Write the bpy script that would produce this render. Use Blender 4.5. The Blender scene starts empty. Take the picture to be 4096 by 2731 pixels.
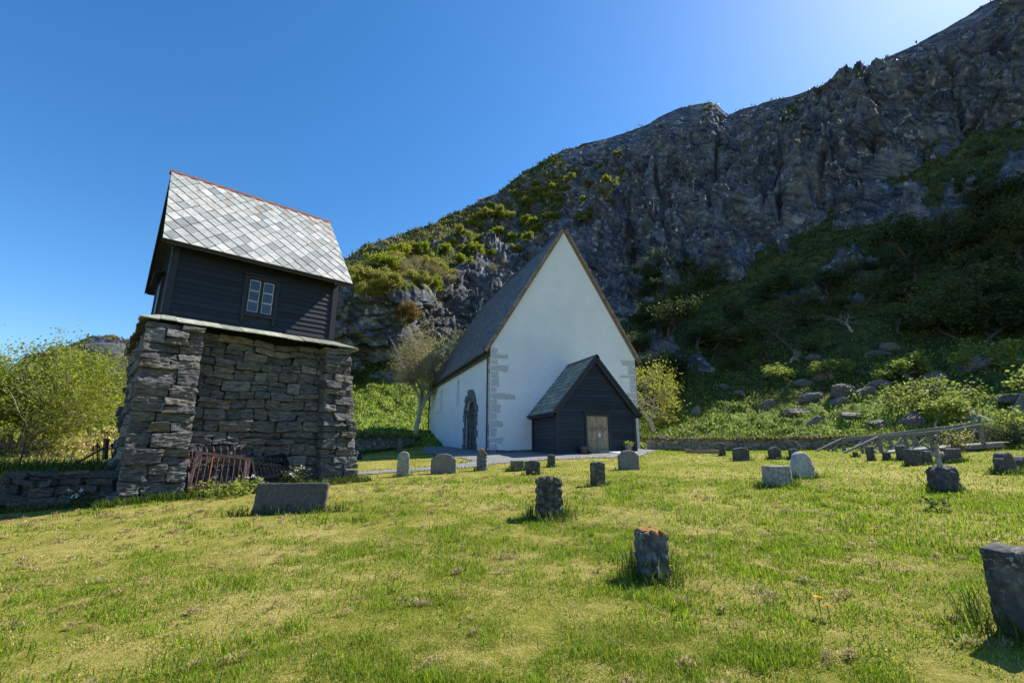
import bpy, bmesh, math, random
import numpy as np
from mathutils import Vector, Matrix
random.seed(7); RNG = np.random.default_rng(7)
SC = bpy.context.scene
COL = SC.collection
# ------------------------------------------------------------------ camera, sky, sun, exposure
CAM_H = 1.6; PITCH = 0.234; FPX = 1820.0; CX, CY = 2048.0, 1365.5
cam = bpy.data.cameras.new('camera'); cam.sensor_width = 36.0; cam.lens = 36.0 * FPX / 4096.0
cam.clip_start = 0.05; cam.clip_end = 2000
cam_o = bpy.data.objects.new('camera', cam); COL.objects.link(cam_o)
cam_o.location = (0, 0, CAM_H); cam_o.rotation_euler = (math.pi / 2 + PITCH, 0, 0); SC.camera = cam_o
SUN_AZ, SUN_EL = math.radians(60), math.radians(46.0)          # azimuth clockwise from +Y
SUN = np.array([math.sin(SUN_AZ) * math.cos(SUN_EL), math.cos(SUN_AZ) * math.cos(SUN_EL), math.sin(SUN_EL)])
w = bpy.data.worlds.new('World'); SC.world = w; w.use_nodes = True
nt = w.node_tree; nt.nodes.clear()
sky = nt.nodes.new('ShaderNodeTexSky'); sky.sky_type = 'NISHITA'; sky.sun_disc = False
sky.sun_elevation = SUN_EL; sky.sun_rotation = SUN_AZ; sky.altitude = 0; sky.air_density = 1.0; sky.dust_density = 0.3; sky.ozone_density = 3.5
bg = nt.nodes.new('ShaderNodeBackground'); bg.inputs['Strength'].default_value = 0.12
wo = nt.nodes.new('ShaderNodeOutputWorld')
hs = nt.nodes.new('ShaderNodeHueSaturation'); hs.inputs['Saturation'].default_value = 1.28; hs.inputs['Value'].default_value = 1.0
nt.links.new(sky.outputs[0], hs.inputs['Color']); nt.links.new(hs.outputs[0], bg.inputs[0]); nt.links.new(bg.outputs[0], wo.inputs[0])
sl = bpy.data.lights.new('sun', 'SUN'); sl.energy = 5.0; sl.angle = math.radians(0.5); sl.color = (1.0, 0.94, 0.85)
so = bpy.data.objects.new('sun', sl); COL.objects.link(so)
so.rotation_euler = Vector(SUN).to_track_quat('Z', 'Y').to_euler()
SC.view_settings.view_transform = 'Standard'; SC.view_settings.look = 'None'; SC.view_settings.gamma = 1.0
SC.view_settings.exposure = 0.8
SC.cycles.max_bounces = 6; SC.cycles.diffuse_bounces = 3; SC.cycles.transparent_max_bounces = 4

# ------------------------------------------------------------------ picture geometry (photo pixels 4096 x 2731; "small" = 2352 wide)
cP, sP = math.cos(PITCH), math.sin(PITCH)
K = 4096 / 2352.0
def ray(x, y):
    u = (x - CX) / FPX; v = -(y - CY) / FPX
    return np.array([u, cP - v * sP, sP + v * cP])
EYE = np.array([0, 0, CAM_H])
def plane_hit(p0, n, x, y):
    d = ray(x, y); return EYE + d * (np.dot(np.asarray(p0) - EYE, n) / np.dot(d, n))
def to_px(P):
    P = np.asarray(P, float); q = P - EYE
    f = q[..., 1] * cP + q[..., 2] * sP; u = -q[..., 1] * sP + q[..., 2] * cP
    return CX + FPX * q[..., 0] / f, CY - FPX * u / f, f

# ------------------------------------------------------------------ noise
_perm = np.random.default_rng(11).permutation(256); _perm = np.concatenate([_perm, _perm, _perm])
_g = np.random.default_rng(12).normal(size=(256, 3)); _g /= np.linalg.norm(_g, axis=1)[:, None]
def perlin(p):
    p = np.asarray(p, float); i = np.floor(p).astype(int); f = p - i; i &= 255
    u = f * f * f * (f * (f * 6 - 15) + 10)
    def gr(a, b, c):
        h = _perm[_perm[_perm[(i[..., 0] + a) & 255] + ((i[..., 1] + b) & 255)] + ((i[..., 2] + c) & 255)]
        g = _g[h]
        return g[..., 0] * (f[..., 0] - a) + g[..., 1] * (f[..., 1] - b) + g[..., 2] * (f[..., 2] - c)
    def L(a, b, t): return a + (b - a) * t
    x0 = L(L(gr(0,0,0), gr(1,0,0), u[...,0]), L(gr(0,1,0), gr(1,1,0), u[...,0]), u[...,1])
    x1 = L(L(gr(0,0,1), gr(1,0,1), u[...,0]), L(gr(0,1,1), gr(1,1,1), u[...,0]), u[...,1])
    return L(x0, x1, u[..., 2]) * 1.5
def fbm(p, oct=4, gain=.5, ridged=False):
    p = np.asarray(p, float); s = 0; a = 1.0
    for k in range(oct):
        n = perlin(p * 2.03 ** k + 17.3 * k)
        s = s + a * ((1 - 2 * np.abs(n)) if ridged else n); a *= gain
    return s
def sstep(a, b, x): t = np.clip((x - a) / (b - a), 0, 1); return t * t * (3 - 2 * t)

# ------------------------------------------------------------------ mesh building
class MB:
    def __init__(s): s.v = []; s.f = []; s.m = []; s.n = 0
    def add(s, V, F, mat=0):
        V = np.asarray(V, float).reshape(-1, 3); s.v.append(V); n = s.n
        for f in F: s.f.append(tuple(int(i) + n for i in f)); s.m.append(mat)
        s.n += len(V)
    def box(s, o, a, b, c, mat=0):
        o, a, b, c = [np.asarray(t, float) for t in (o, a, b, c)]
        if np.dot(np.cross(a, b), c) < 0: a, b = b, a
        V = [o, o+a, o+a+b, o+b, o+c, o+a+c, o+a+b+c, o+b+c]
        s.add(V, [(3,2,1,0),(4,5,6,7),(0,1,5,4),(1,2,6,5),(2,3,7,6),(3,0,4,7)], mat)
    def abox(s, x0, x1, y0, y1, z0, z1, mat=0): s.box((x0,y0,z0),(x1-x0,0,0),(0,y1-y0,0),(0,0,z1-z0), mat)
    def bar(s, p, q, wd, hg, up=(0,0,1), mat=0):
        p, q, up = [np.asarray(t, float) for t in (p, q, up)]
        d = (q-p)/np.linalg.norm(q-p); sx = np.cross(d, up)
        if np.linalg.norm(sx) < 1e-4: sx = np.cross(d, (1,0,0))
        sx /= np.linalg.norm(sx); u = np.cross(sx, d)
        s.box(p - sx*wd/2 - u*hg/2, q-p, sx*wd, u*hg, mat)
    def prism(s, pts, ext, mat=0):
        P = np.asarray(pts, float); e = np.asarray(ext, float); n = len(P)
        s.add(np.vstack([P, P+e]), [tuple(range(n))[::-1], tuple(range(n, 2*n))] + [(i, (i+1) % n, (i+1) % n + n, i+n) for i in range(n)], mat)
    def tube(s, pts, r, n=6, mat=0, cap=True):
        P = np.asarray(pts, float); m = len(P); r = np.broadcast_to(np.asarray(r, float), (m,))
        T = np.gradient(P, axis=0); T /= np.linalg.norm(T, axis=1)[:, None] + 1e-9
        ref = np.array([0, 0, 1.0]) if abs(T[0][2]) < .9 else np.array([1.0, 0, 0])
        A = np.cross(T, ref); A /= np.linalg.norm(A, axis=1)[:, None] + 1e-9; B = np.cross(T, A)
        t = np.arange(n) / n * 2 * np.pi
        V = (P[:, None] + r[:, None, None] * (np.cos(t)[None, :, None] * A[:, None] + np.sin(t)[None, :, None] * B[:, None])).reshape(-1, 3)
        F = [(i*n+j, i*n+(j+1) % n, (i+1)*n+(j+1) % n, (i+1)*n+j) for i in range(m-1) for j in range(n)]
        if cap: F += [tuple(range(n))[::-1], tuple(range((m-1)*n, m*n))]
        s.add(V, F, mat)
    def build(s, name, mats, parent=None, smooth=False, loc=None):
        me = bpy.data.meshes.new(name)
        V = np.vstack(s.v) if s.v else np.zeros((0, 3))
        me.from_pydata(V.tolist(), [], s.f)
        mats = mats if isinstance(mats, (list, tuple)) else [mats]
        for m in mats: me.materials.append(m)
        if len(mats) > 1: me.polygons.foreach_set('material_index', s.m)
        if smooth: me.polygons.foreach_set('use_smooth', [True] * len(me.polygons))
        me.update(); return link(name, me, parent, loc)
def link(name, me, parent=None, loc=None):
    o = bpy.data.objects.new(name, me); COL.objects.link(o)
    if parent is not None: o.parent = parent
    if loc is not None: o.location = loc
    return o
def tag(o, label=None, cat=None, group=None, kind=None):
    if label: o['label'] = label
    if cat: o['category'] = cat
    if group: o['group'] = group
    if kind: o['kind'] = kind
    return o
def thing(name, label, cat, loc=(0,0,0), rz=0, group=None):
    o = bpy.data.objects.new(name, None); COL.objects.link(o); o.location = loc; o.rotation_euler = (0, 0, rz)
    o.empty_display_size = .2
    return tag(o, label, cat, group)
def copy_tree(o, parent=None):
    c = o.copy(); COL.objects.link(c)
    if parent is not None: c.parent = parent
    for ch in list(o.children): copy_tree(ch, c)
    return c
def fast_mesh(name, V, nper, mats, cols=None, smooth=False, uniform=True, extra=None):
    """V: (N,3) verts; nper: list of (faces array) """
    me = bpy.data.meshes.new(name)
    me.vertices.add(len(V)); me.vertices.foreach_set('co', np.asarray(V, np.float32).ravel())
    loops = np.concatenate([f.ravel() for f in nper]); sizes = np.concatenate([np.full(len(f), f.shape[1]) for f in nper])
    me.loops.add(len(loops)); me.loops.foreach_set('vertex_index', loops.astype(np.int32))
    st = np.concatenate([[0], np.cumsum(sizes)[:-1]])
    me.polygons.add(len(sizes)); me.polygons.foreach_set('loop_start', st.astype(np.int32))
    try: me.polygons.foreach_set('loop_total', sizes.astype(np.int32))
    except Exception: pass
    if smooth: me.polygons.foreach_set('use_smooth', np.ones(len(sizes), bool))
    if cols is not None:
        at = me.attributes.new('col', 'FLOAT_COLOR', 'POINT')
        c = np.ones((len(V), 4), np.float32); c[:, :3] = cols; at.data.foreach_set('color', c.ravel())
    for k, a in (extra or {}).items():
        at = me.attributes.new(k, 'FLOAT', 'POINT'); at.data.foreach_set('value', np.asarray(a, np.float32))
    for m in (mats if isinstance(mats, (list, tuple)) else [mats]): me.materials.append(m)
    me.update(calc_edges=True); me.validate()
    return me
_ub = {}
def unit_block(nx, ny, nz):
    k = (nx, ny, nz)
    if k in _ub: return _ub[k]
    idx = {}; V = []; F = []
    def vid(i, j, l):
        if (i, j, l) not in idx: idx[(i, j, l)] = len(V); V.append((2*i/nx-1, 2*j/ny-1, 2*l/nz-1))
        return idx[(i, j, l)]
    for i in range(nx):
        for j in range(ny):
            F.append((vid(i,j,0), vid(i,j+1,0), vid(i+1,j+1,0), vid(i+1,j,0))); F.append((vid(i,j,nz), vid(i+1,j,nz), vid(i+1,j+1,nz), vid(i,j+1,nz)))
    for i in range(nx):
        for l in range(nz):
            F.append((vid(i,0,l), vid(i+1,0,l), vid(i+1,0,l+1), vid(i,0,l+1))); F.append((vid(i,ny,l), vid(i,ny,l+1), vid(i+1,ny,l+1), vid(i+1,ny,l)))
    for j in range(ny):
        for l in range(nz):
            F.append((vid(0,j,l), vid(0,j,l+1), vid(0,j+1,l+1), vid(0,j+1,l))); F.append((vid(nx,j,l), vid(nx,j+1,l), vid(nx,j+1,l+1), vid(nx,j,l+1)))
    _ub[k] = (np.array(V), F); return _ub[k]
def rblock(w_, d_, h_, r, res):
    """rounded block centred at the origin, half sizes from w,d,h; returns verts, faces, outward directions"""
    n = [max(2, int(round(a / res))) for a in (w_, d_, h_)]; n = [min(a, 26) for a in n]
    U, F = unit_block(*n); h = np.array([w_, d_, h_]) / 2; r = min(r, h.min() * .9)
    P = U * h; q = np.clip(P, -(h - r), h - r); d = P - q; L = np.linalg.norm(d, axis=1)[:, None]
    nrm = np.where(L > 1e-6, d / np.maximum(L, 1e-6), 0)
    return np.where(L > 1e-6, q + nrm * r, P), F, nrm

# ------------------------------------------------------------------ materials
class NT:
    def __init__(s, name):
        s.mat = bpy.data.materials.new(name); s.mat.use_nodes = True; s.t = s.mat.node_tree; s.t.nodes.clear()
        s.out = s.n('ShaderNodeOutputMaterial'); s.b = s.n('ShaderNodeBsdfPrincipled'); s.l(s.b.outputs[0], s.out.inputs[0])
        s.co = s.n('ShaderNodeTexCoord').outputs['Object']
    def n(s, t, **k):
        x = s.t.nodes.new(t)
        for a, v in k.items(): setattr(x, a, v)
        return x
    def l(s, a, b): s.t.links.new(a, b)
    def inp(s, node, key, v):
        if hasattr(v, 'links') or hasattr(v, 'is_linked') and not isinstance(v, (int, float, tuple)): s.l(v, node.inputs[key])
        else: node.inputs[key].default_value = v
    def mapping(s, scale=(1,1,1), rot=(0,0,0), co=None):
        m = s.n('ShaderNodeMapping'); m.inputs['Scale'].default_value = scale; m.inputs['Rotation'].default_value = rot
        s.l(co or s.co, m.inputs['Vector']); return m.outputs[0]
    def noise(s, scale, detail=5, rough=.55, co=None, dist=0):
        x = s.n('ShaderNodeTexNoise'); x.inputs['Scale'].default_value = scale; x.inputs['Detail'].default_value = detail
        x.inputs['Roughness'].default_value = rough; x.inputs['Distortion'].default_value = dist
        s.l(co or s.co, x.inputs['Vector']); return x.outputs['Fac']
    def voro(s, scale, co=None, feature='F1', out='Distance'):
        x = s.n('ShaderNodeTexVoronoi', feature=feature); x.inputs['Scale'].default_value = scale
        s.l(co or s.co, x.inputs['Vector']); return x.outputs[out]
    def ramp(s, fac, stops):
        r = s.n('ShaderNodeValToRGB'); e = r.color_ramp.elements
        while len(e) < len(stops): e.new(.5)
        for i, (p, c) in enumerate(stops):
            e[i].position = p; e[i].color = (c, c, c, 1) if isinstance(c, (int, float)) else (*c, 1)
        s.l(fac, r.inputs[0]); return r.outputs[0]
    def mix(s, fac, a, b, mode='MIX'):
        m = s.n('ShaderNodeMix', data_type='RGBA', blend_type=mode)
        if isinstance(fac, (int, float)): m.inputs[0].default_value = fac
        else: s.l(fac, m.inputs[0])
        for i, v in ((6, a), (7, b)):
            if isinstance(v, tuple): m.inputs[i].default_value = (*v, 1) if len(v) == 3 else v
            else: s.l(v, m.inputs[i])
        return m.outputs[2]
    def math(s, op, a, b=0.0):
        m = s.n('ShaderNodeMath', operation=op)
        for i, v in ((0, a), (1, b)):
            if isinstance(v, (int, float)): m.inputs[i].default_value = v
            else: s.l(v, m.inputs[i])
        return m.outputs[0]
    def island(s): return s.n('ShaderNodeNewGeometry').outputs['Random Per Island']
    def attr(s, name, out='Color'):
        a = s.n('ShaderNodeAttribute', attribute_name=name); return a.outputs[out]
    def sep(s, co=None):
        x = s.n('ShaderNodeSeparateXYZ'); s.l(co or s.co, x.inputs[0]); return x.outputs
    def bump(s, h, strength=.5, dist=.02, normal=None):
        b = s.n('ShaderNodeBump'); b.inputs['Strength'].default_value = strength; b.inputs['Distance'].default_value = dist
        s.l(h, b.inputs['Height'])
        if normal is not None: s.l(normal, b.inputs['Normal'])
        return b.outputs[0]
    def done(s, col, rough=.8, bump=None, spec=.3, metal=0.0):
        if isinstance(col, tuple): s.b.inputs['Base Color'].default_value = (*col, 1)
        else: s.l(col, s.b.inputs['Base Color'])
        if isinstance(rough, (int, float)): s.b.inputs['Roughness'].default_value = rough
        else: s.l(rough, s.b.inputs['Roughness'])
        s.b.inputs['Specular IOR Level'].default_value = spec; s.b.inputs['Metallic'].default_value = metal
        if bump is not None: s.l(bump, s.b.inputs['Normal'])
        return s.mat
    def leafy(s, col, trans=.45, rough=.6):
        """thin leaf: diffuse + translucent"""
        s.done(col, rough, spec=.25)
        tr = s.n('ShaderNodeBsdfTranslucent'); mx = s.n('ShaderNodeMixShader'); mx.inputs[0].default_value = trans
        s.l(col, tr.inputs[0]) if not isinstance(col, tuple) else setattr(tr.inputs[0], 'default_value', (*col, 1))
        s.l(s.b.outputs[0], mx.inputs[1]); s.l(tr.outputs[0], mx.inputs[2]); s.l(mx.outputs[0], s.out.inputs[0])
        return s.mat

def m_masonry(name, base=((.03,.031,.034),(.09,.09,.092),(.2,.195,.185)), lich=.5):
    m = NT(name)
    isl = m.island()
    st = m.noise(5, 7, .62, m.mapping((1.2, 1.2, 6), (.05, .08, 0)))
    c = m.ramp(st, [(.3, base[0]), (.5, base[1]), (.75, base[2])])
    tint = m.ramp(isl, [(0, (.62,.62,.66)), (.3, (.95,.93,.9)), (.55, (.8,.84,.84)), (.8, (1.2,1.05,.92)), (1, (1.45,1.42,1.36))])
    c = m.mix(1.0, c, tint, 'MULTIPLY')
    sp = m.ramp(m.noise(26, 4, .7), [(.58, 0.0), (.68, 1.0)])
    big = m.ramp(m.noise(2.2, 3, .5), [(.45, 0.0), (.62, 1.0)])
    lf = m.math('MULTIPLY', m.math('MULTIPLY', sp, big), lich)
    c = m.mix(lf, c, (.42, .43, .38))
    ru = m.ramp(m.noise(1.7, 4, .6, m.mapping((1, 1, 1.6))), [(.62, 0.0), (.76, .3)])
    c = m.mix(ru, c, (.17, .125, .1))
    h = m.math('ADD', m.noise(9, 8, .7, m.mapping((1, 1, 4.5), (.06, .1, 0))), m.math('MULTIPLY', m.noise(40, 4, .6), .35))
    return m.done(c, .8, m.bump(h, 1.0, .05), .35)
def m_plain(name, stops, scale=6, rough=.8, bump=.3, bscale=30, bd=.01, stretch=(1,1,1), spec=.3, metal=0, island=0.0, detail=6):
    m = NT(name); co = m.mapping(stretch)
    c = m.ramp(m.noise(scale, detail, .6, co), stops)
    if island:
        c = m.mix(1.0, c, m.ramp(m.island(), [(0, 1 - island), (1, 1 + island)]), 'MULTIPLY')
    return m.done(c, rough, m.bump(m.noise(bscale, 5, .65, co), bump, bd), spec, metal)
def m_gravestone(name, lo, mid, hi, speck=.4, orange=0.0, zt=.6, bump=.6, bscale=30, white=(.5,.5,.47)):
    m = NT(name)
    c = m.ramp(m.noise(9, 7, .65), [(.3, lo), (.5, mid), (.72, hi)])
    a = m.ramp(m.noise(22, 5, .7), [(.56, 0.0), (.64, 1.0)]); b = m.ramp(m.noise(3.3, 3), [(.42, 0.0), (.62, 1.0)])
    c = m.mix(m.math('MULTIPLY', m.math('MULTIPLY', a, b), speck), c, white)
    if orange:
        z = m.sep()[2]; zz = m.math('SUBTRACT', z, zt); zz = m.math('MULTIPLY', zz, 3.0)
        o = m.ramp(m.math('ADD', zz, m.noise(11, 5, .7)), [(.52, 0.0), (.6, orange)])
        c = m.mix(o, c, m.ramp(m.noise(30, 3), [(.4, (.33,.13,.015)), (.65, (.5,.3,.06))]))
    h = m.math('ADD', m.noise(bscale, 6, .65), m.math('MULTIPLY', m.noise(bscale*4, 3), .3))
    return m.done(c, .85, m.bump(h, bump, .02), .25)
def m_leaf(name, stops, trans=.45):
    m = NT(name); c = m.ramp(m.island(), stops)
    return m.leafy(c, trans)

MAT = {}
MAT['masonry'] = m_masonry('dry_stone', ((.038,.041,.047),(.125,.131,.14),(.31,.315,.32)))
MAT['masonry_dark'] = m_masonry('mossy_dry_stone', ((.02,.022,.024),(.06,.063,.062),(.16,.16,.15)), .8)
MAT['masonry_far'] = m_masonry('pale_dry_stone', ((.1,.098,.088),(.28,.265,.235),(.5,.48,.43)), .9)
MAT['core'] = m_plain('wall_core', [(.3,(.012,.012,.012)),(.7,(.03,.03,.03))])
def m_slate():
    m = NT('silver_slate'); isl = m.island()
    c = m.ramp(isl, [(0,(.22,.235,.23)),(.3,(.35,.36,.34)),(.6,(.46,.46,.43)),(.82,(.3,.315,.3)),(1,(.55,.55,.53))])
    n = m.noise(7, 7, .65, m.mapping((1, 1, 1), (0, .6, .3)))
    c = m.mix(1.0, c, m.ramp(n, [(.3,.72),(.6,1.08)]), 'MULTIPLY')
    wb = m.math('MULTIPLY', m.ramp(m.noise(20, 5, .7), [(.55,0.0),(.62,1.0)]), m.ramp(isl, [(.5,0.0),(.6,.6)]))
    c = m.mix(wb, c, (.7,.7,.69))
    z = m.sep()[2]
    rs = m.math('MULTIPLY', m.ramp(m.noise(3.2, 4, .6, m.mapping((1.6, 0.2, .18))), [(.53,0.0),(.68,1.0)]), m.ramp(z, [(3.1, 0.0), (5.0, 1.0)]) if False else m.ramp(m.math('MULTIPLY', z, .2), [(.62,0.0),(.98,1.0)]))
    c = m.mix(m.math('MULTIPLY', rs, .75), c, (.3,.15,.06))
    return m.done(c, .62, m.bump(m.noise(16, 6, .7, m.mapping((1,1,1),(0,.5,.2))), .35, .012), .35)
MAT['slate'] = m_slate()
MAT['ledge'] = m_plain('ledge_slate', [(.3,(.12,.135,.11)),(.5,(.25,.265,.215)),(.7,(.38,.38,.32))], 7, .75, .5, 25, .01, island=.35)
def m_board(name, a, b, co=(.35,.35,9)):
    m = NT(name); isl = m.island()
    g = m.noise(6, 6, .6, m.mapping((1.2, 1.2, 26)))
    c = m.ramp(g, [(.3, a), (.7, b)])
    c = m.mix(1.0, c, m.ramp(isl, [(0,.72),(1,1.3)]), 'MULTIPLY')
    c = m.mix(m.ramp(m.noise(28, 3, .6, m.mapping((1,1,2))), [(.68,0.0),(.76,.35)]), c, (.12,.13,.15))
    return m.done(c, .5, m.bump(g, .35, .01), .35)
MAT['tar'] = m_board('tarred_board', (.01,.012,.017), (.024,.029,.042))
MAT['tar_porch'] = m_board('porch_board', (.014,.0175,.024), (.032,.039,.053))
MAT['glass'] = NT('window_glass').done((.02,.03,.04), .03, None, .8)
MAT['putty'] = m_plain('white_putty', [(.3,(.6,.62,.62)),(.7,(.75,.75,.74))])
MAT['copper'] = m_plain('rusty_ridge', [(.3,(.11,.045,.03)),(.6,(.2,.08,.05)),(.8,(.27,.14,.09))], 9, .7, .3)
MAT['rust'] = m_plain('rusty_iron', [(.3,(.045,.028,.03)),(.55,(.1,.06,.058)),(.75,(.18,.1,.08))], 14, .8, .5, 60)
MAT['rust_orange'] = m_plain('orange_rust', [(.3,(.25,.08,.03)),(.7,(.4,.15,.05))], 14)
MAT['iron'] = m_plain('black_iron', [(.3,(.012,.012,.014)),(.7,(.035,.03,.03))], 14, .7)
def m_plaster():
    m = NT('white_limewash')
    n = m.noise(.7, 5, .6); c = m.ramp(n, [(.3,(.73,.765,.81)),(.7,(.81,.835,.865))])
    hz = m.noise(3, 5, .6, m.mapping((.5,.5,2.2)))
    c = m.mix(m.ramp(hz, [(.58,0.0),(.76,.5)]), c, (.6,.65,.7))
    c = m.mix(m.ramp(m.noise(1.1, 6, .7, m.mapping((1.6,1.6,.25))), [(.6,0.0),(.74,.28)]), c, (.58,.6,.56))
    z = m.sep()[2]
    c = m.mix(m.math('MULTIPLY', m.ramp(z, [(0.0,1.0),(.16,0.0)]), m.ramp(m.noise(2.5,5,.65),[(.4,0.0),(.7,.5)])), c, (.5,.5,.46))
    h = m.math('ADD', m.noise(2.6, 5, .6, m.mapping((1,1,2.0))), m.math('MULTIPLY', m.noise(26, 4), .2))
    return m.done(c, .85, m.bump(h, .8, .09), .2)
MAT['plaster'] = m_plaster()
def m_quoin():
    m = NT('speckled_quoin')
    c = m.ramp(m.noise(42, 3, .75), [(.4,(.25,.255,.26)),(.49,(.42,.43,.44)),(.55,(.73,.75,.77))])
    return m.done(c, .85, m.bump(m.noise(30, 4), .4, .01), .2)
MAT['quoin'] = m_quoin()
MAT['portal'] = m_plain('grey_portal_stone', [(.3,(.075,.08,.082)),(.55,(.16,.165,.165)),(.75,(.27,.27,.26))], 5, .85, .6, 18, .02)
MAT['shingle'] = m_plain('dark_slate', [(.3,(.07,.077,.084)),(.55,(.14,.15,.16)),(.8,(.23,.24,.25))], 4, .5, .4, 24, .01, island=.5)
MAT['porch_slate'] = m_plain('green_slate', [(.3,(.12,.135,.12)),(.55,(.23,.25,.22)),(.8,(.34,.35,.3))], 5, .6, .4, 24, .01, island=.35)
MAT['verge'] = m_plain('brown_verge', [(.3,(.15,.105,.075)),(.55,(.27,.195,.14)),(.8,(.37,.28,.21))], 5, .75, .4, 24, .01, island=.25)
MAT['gutter'] = m_plain('brown_gutter', [(.3,(.035,.03,.028)),(.7,(.075,.06,.052))], 8, .5, .2)
MAT['plinth'] = m_masonry('plinth_stone', ((.06,.062,.06),(.14,.145,.14),(.28,.28,.26)), .6)
def m_oldwood(name, stops, sc=(14,14,1.0)):
    m = NT(name); g = m.noise(4, 7, .65, m.mapping(sc))
    c = m.ramp(g, stops); c = m.mix(1.0, c, m.ramp(m.island(), [(0,.8),(1,1.2)]), 'MULTIPLY')
    return m.done(c, .8, m.bump(g, .4, .01), .2)
MAT['door'] = m_oldwood('weathered_door_wood', [(.3,(.16,.115,.075)),(.5,(.32,.25,.17)),(.7,(.45,.37,.27))])
MAT['door_iron'] = m_plain('grey_door_iron', [(.3,(.12,.115,.105)),(.7,(.24,.22,.2))], 12, .6)
MAT['paper'] = m_plain('notice_paper', [(.3,(.5,.6,.65)),(.7,(.6,.68,.7))], 3)
MAT['white'] = m_plain('white_board', [(.3,(.72,.72,.7)),(.7,(.82,.82,.8))], 4, .5)
MAT['pot'] = m_plain('clay_pot', [(.3,(.1,.085,.085)),(.7,(.17,.145,.14))], 9)
MAT['bridge'] = m_oldwood('grey_bridge_timber', [(.3,(.075,.08,.068)),(.5,(.15,.155,.135)),(.7,(.25,.255,.225))], (3,3,3))
MAT['bridge_deck'] = m_oldwood('bleached_planks', [(.3,(.22,.21,.19)),(.5,(.38,.37,.33)),(.7,(.5,.48,.44))], (3,3,3))
MAT['bark'] = m_plain('grey_bark', [(.3,(.09,.085,.07)),(.55,(.2,.19,.16)),(.8,(.34,.33,.29))], 6, .9, .6, 20, .02)
MAT['twig'] = m_plain('pale_twig', [(.3,(.26,.235,.18)),(.7,(.48,.44,.35))], 6, .9, .2)
MAT['darkbark'] = m_plain('dark_bark', [(.3,(.045,.04,.032)),(.7,(.12,.11,.09))], 6, .9, .4)
MAT['gs_dark'] = m_gravestone('dark_gravestone', (.028,.028,.03), (.07,.068,.068), (.15,.145,.14), .6)
MAT['gs_cobble'] = m_gravestone('cobbled_gravestone', (.018,.018,.016), (.085,.08,.068), (.25,.235,.2), .7, bump=1.0)
MAT['gs_blue'] = m_gravestone('blue_gravestone', (.03,.034,.042), (.1,.11,.125), (.28,.295,.31), .6, .9, .42, 1.0)
MAT['gs_orange'] = m_gravestone('lichen_gravestone', (.04,.042,.045), (.14,.145,.15), (.34,.35,.35), .5, .95, .62, .7)
MAT['gs_grey'] = m_gravestone('grey_gravestone', (.13,.12,.112), (.18,.168,.155), (.23,.215,.2), .12, bump=.25, bscale=50)
MAT['gs_white'] = m_gravestone('white_gravestone', (.2,.21,.21), (.35,.36,.355), (.48,.48,.47), .3, bump=.9, bscale=14)
MAT['gs_spot'] = m_gravestone('spotted_gravestone', (.1,.098,.09), (.28,.28,.265), (.44,.44,.425), .2, bump=.6)
MAT['gs_pale'] = m_gravestone('pale_green_gravestone', (.13,.135,.12), (.25,.26,.225), (.4,.4,.35), .5, .5, .8, .5)
MAT['gs_moss'] = m_gravestone('mossy_gravestone', (.055,.062,.04), (.13,.135,.095), (.22,.21,.16), .4)
MAT['gs_slab'] = m_gravestone('dark_grey_slab', (.06,.056,.052), (.085,.08,.076), (.115,.11,.103), .25, bump=.35, bscale=60)
MAT['plaque'] = m_plain('black_plaque', [(.3,(.012,.014,.016)),(.7,(.025,.027,.03))], 5, .4)

# ------------------------------------------------------------------ ground shape
WALL_A, WALL_B = np.array([-9.3, 11.25]), np.array([-12.2, 11.5])
def wall_y(x): return WALL_A[1] + (x - WALL_A[0]) * (WALL_B[1] - WALL_A[1]) / (WALL_B[0] - WALL_A[0])
def G(x, y):
    x = np.asarray(x, float); y = np.asarray(y, float)
    yc = np.clip(y, -30, 36); fl = sstep(6, 12, x); yc = yc - fl * np.clip(yc - 23.5, 0, 20) * .85
    z = .0535 * yc + .015 * np.clip(x, -14, 26)
    z = z - .075 * np.clip(-8.2 - x, 0, 5) * (1 - sstep(10.5, 24, y) * .5)
    s = sstep(.12, .6, y - wall_y(x)) * sstep(-8.2, -9.6, x)
    t = 1.0 + .045 * np.clip(y - 11.5, 0, 30)
    return z * (1 - s) + np.maximum(z, t) * s
def ground_hit(x, y):
    d = ray(x, y); lo, hi = .5, 200
    ts = np.linspace(1.5, 90, 1800); P = EYE + ts[:, None] * d
    below = np.nonzero(P[:, 2] < G(P[:, 0], P[:, 1]))[0]
    if len(below) == 0: i = len(ts) - 1
    else: i = below[0]
    lo, hi = ts[max(i-1, 0)], ts[i]
    for _ in range(30):
        m = (lo + hi) / 2; p = EYE + m * d
        if p[2] < G(p[0], p[1]): hi = m
        else: lo = m
    return EYE + hi * d
def m_per_px(P): return to_px(P)[2] / FPX

CH_YAW = .368; CH_C = np.array([-1.28, 26.72, 1.44])
CR = np.array([math.cos(CH_YAW), math.sin(CH_YAW), 0]); CK = np.array([-math.sin(CH_YAW), math.cos(CH_YAW), 0])
T_YAW = .732; T_O = np.array([-9.08, 11.31, 5.065])
TA = np.array([math.cos(T_YAW), math.sin(T_YAW), 0]); TB = np.array([-math.sin(T_YAW), math.cos(T_YAW), 0])

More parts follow.
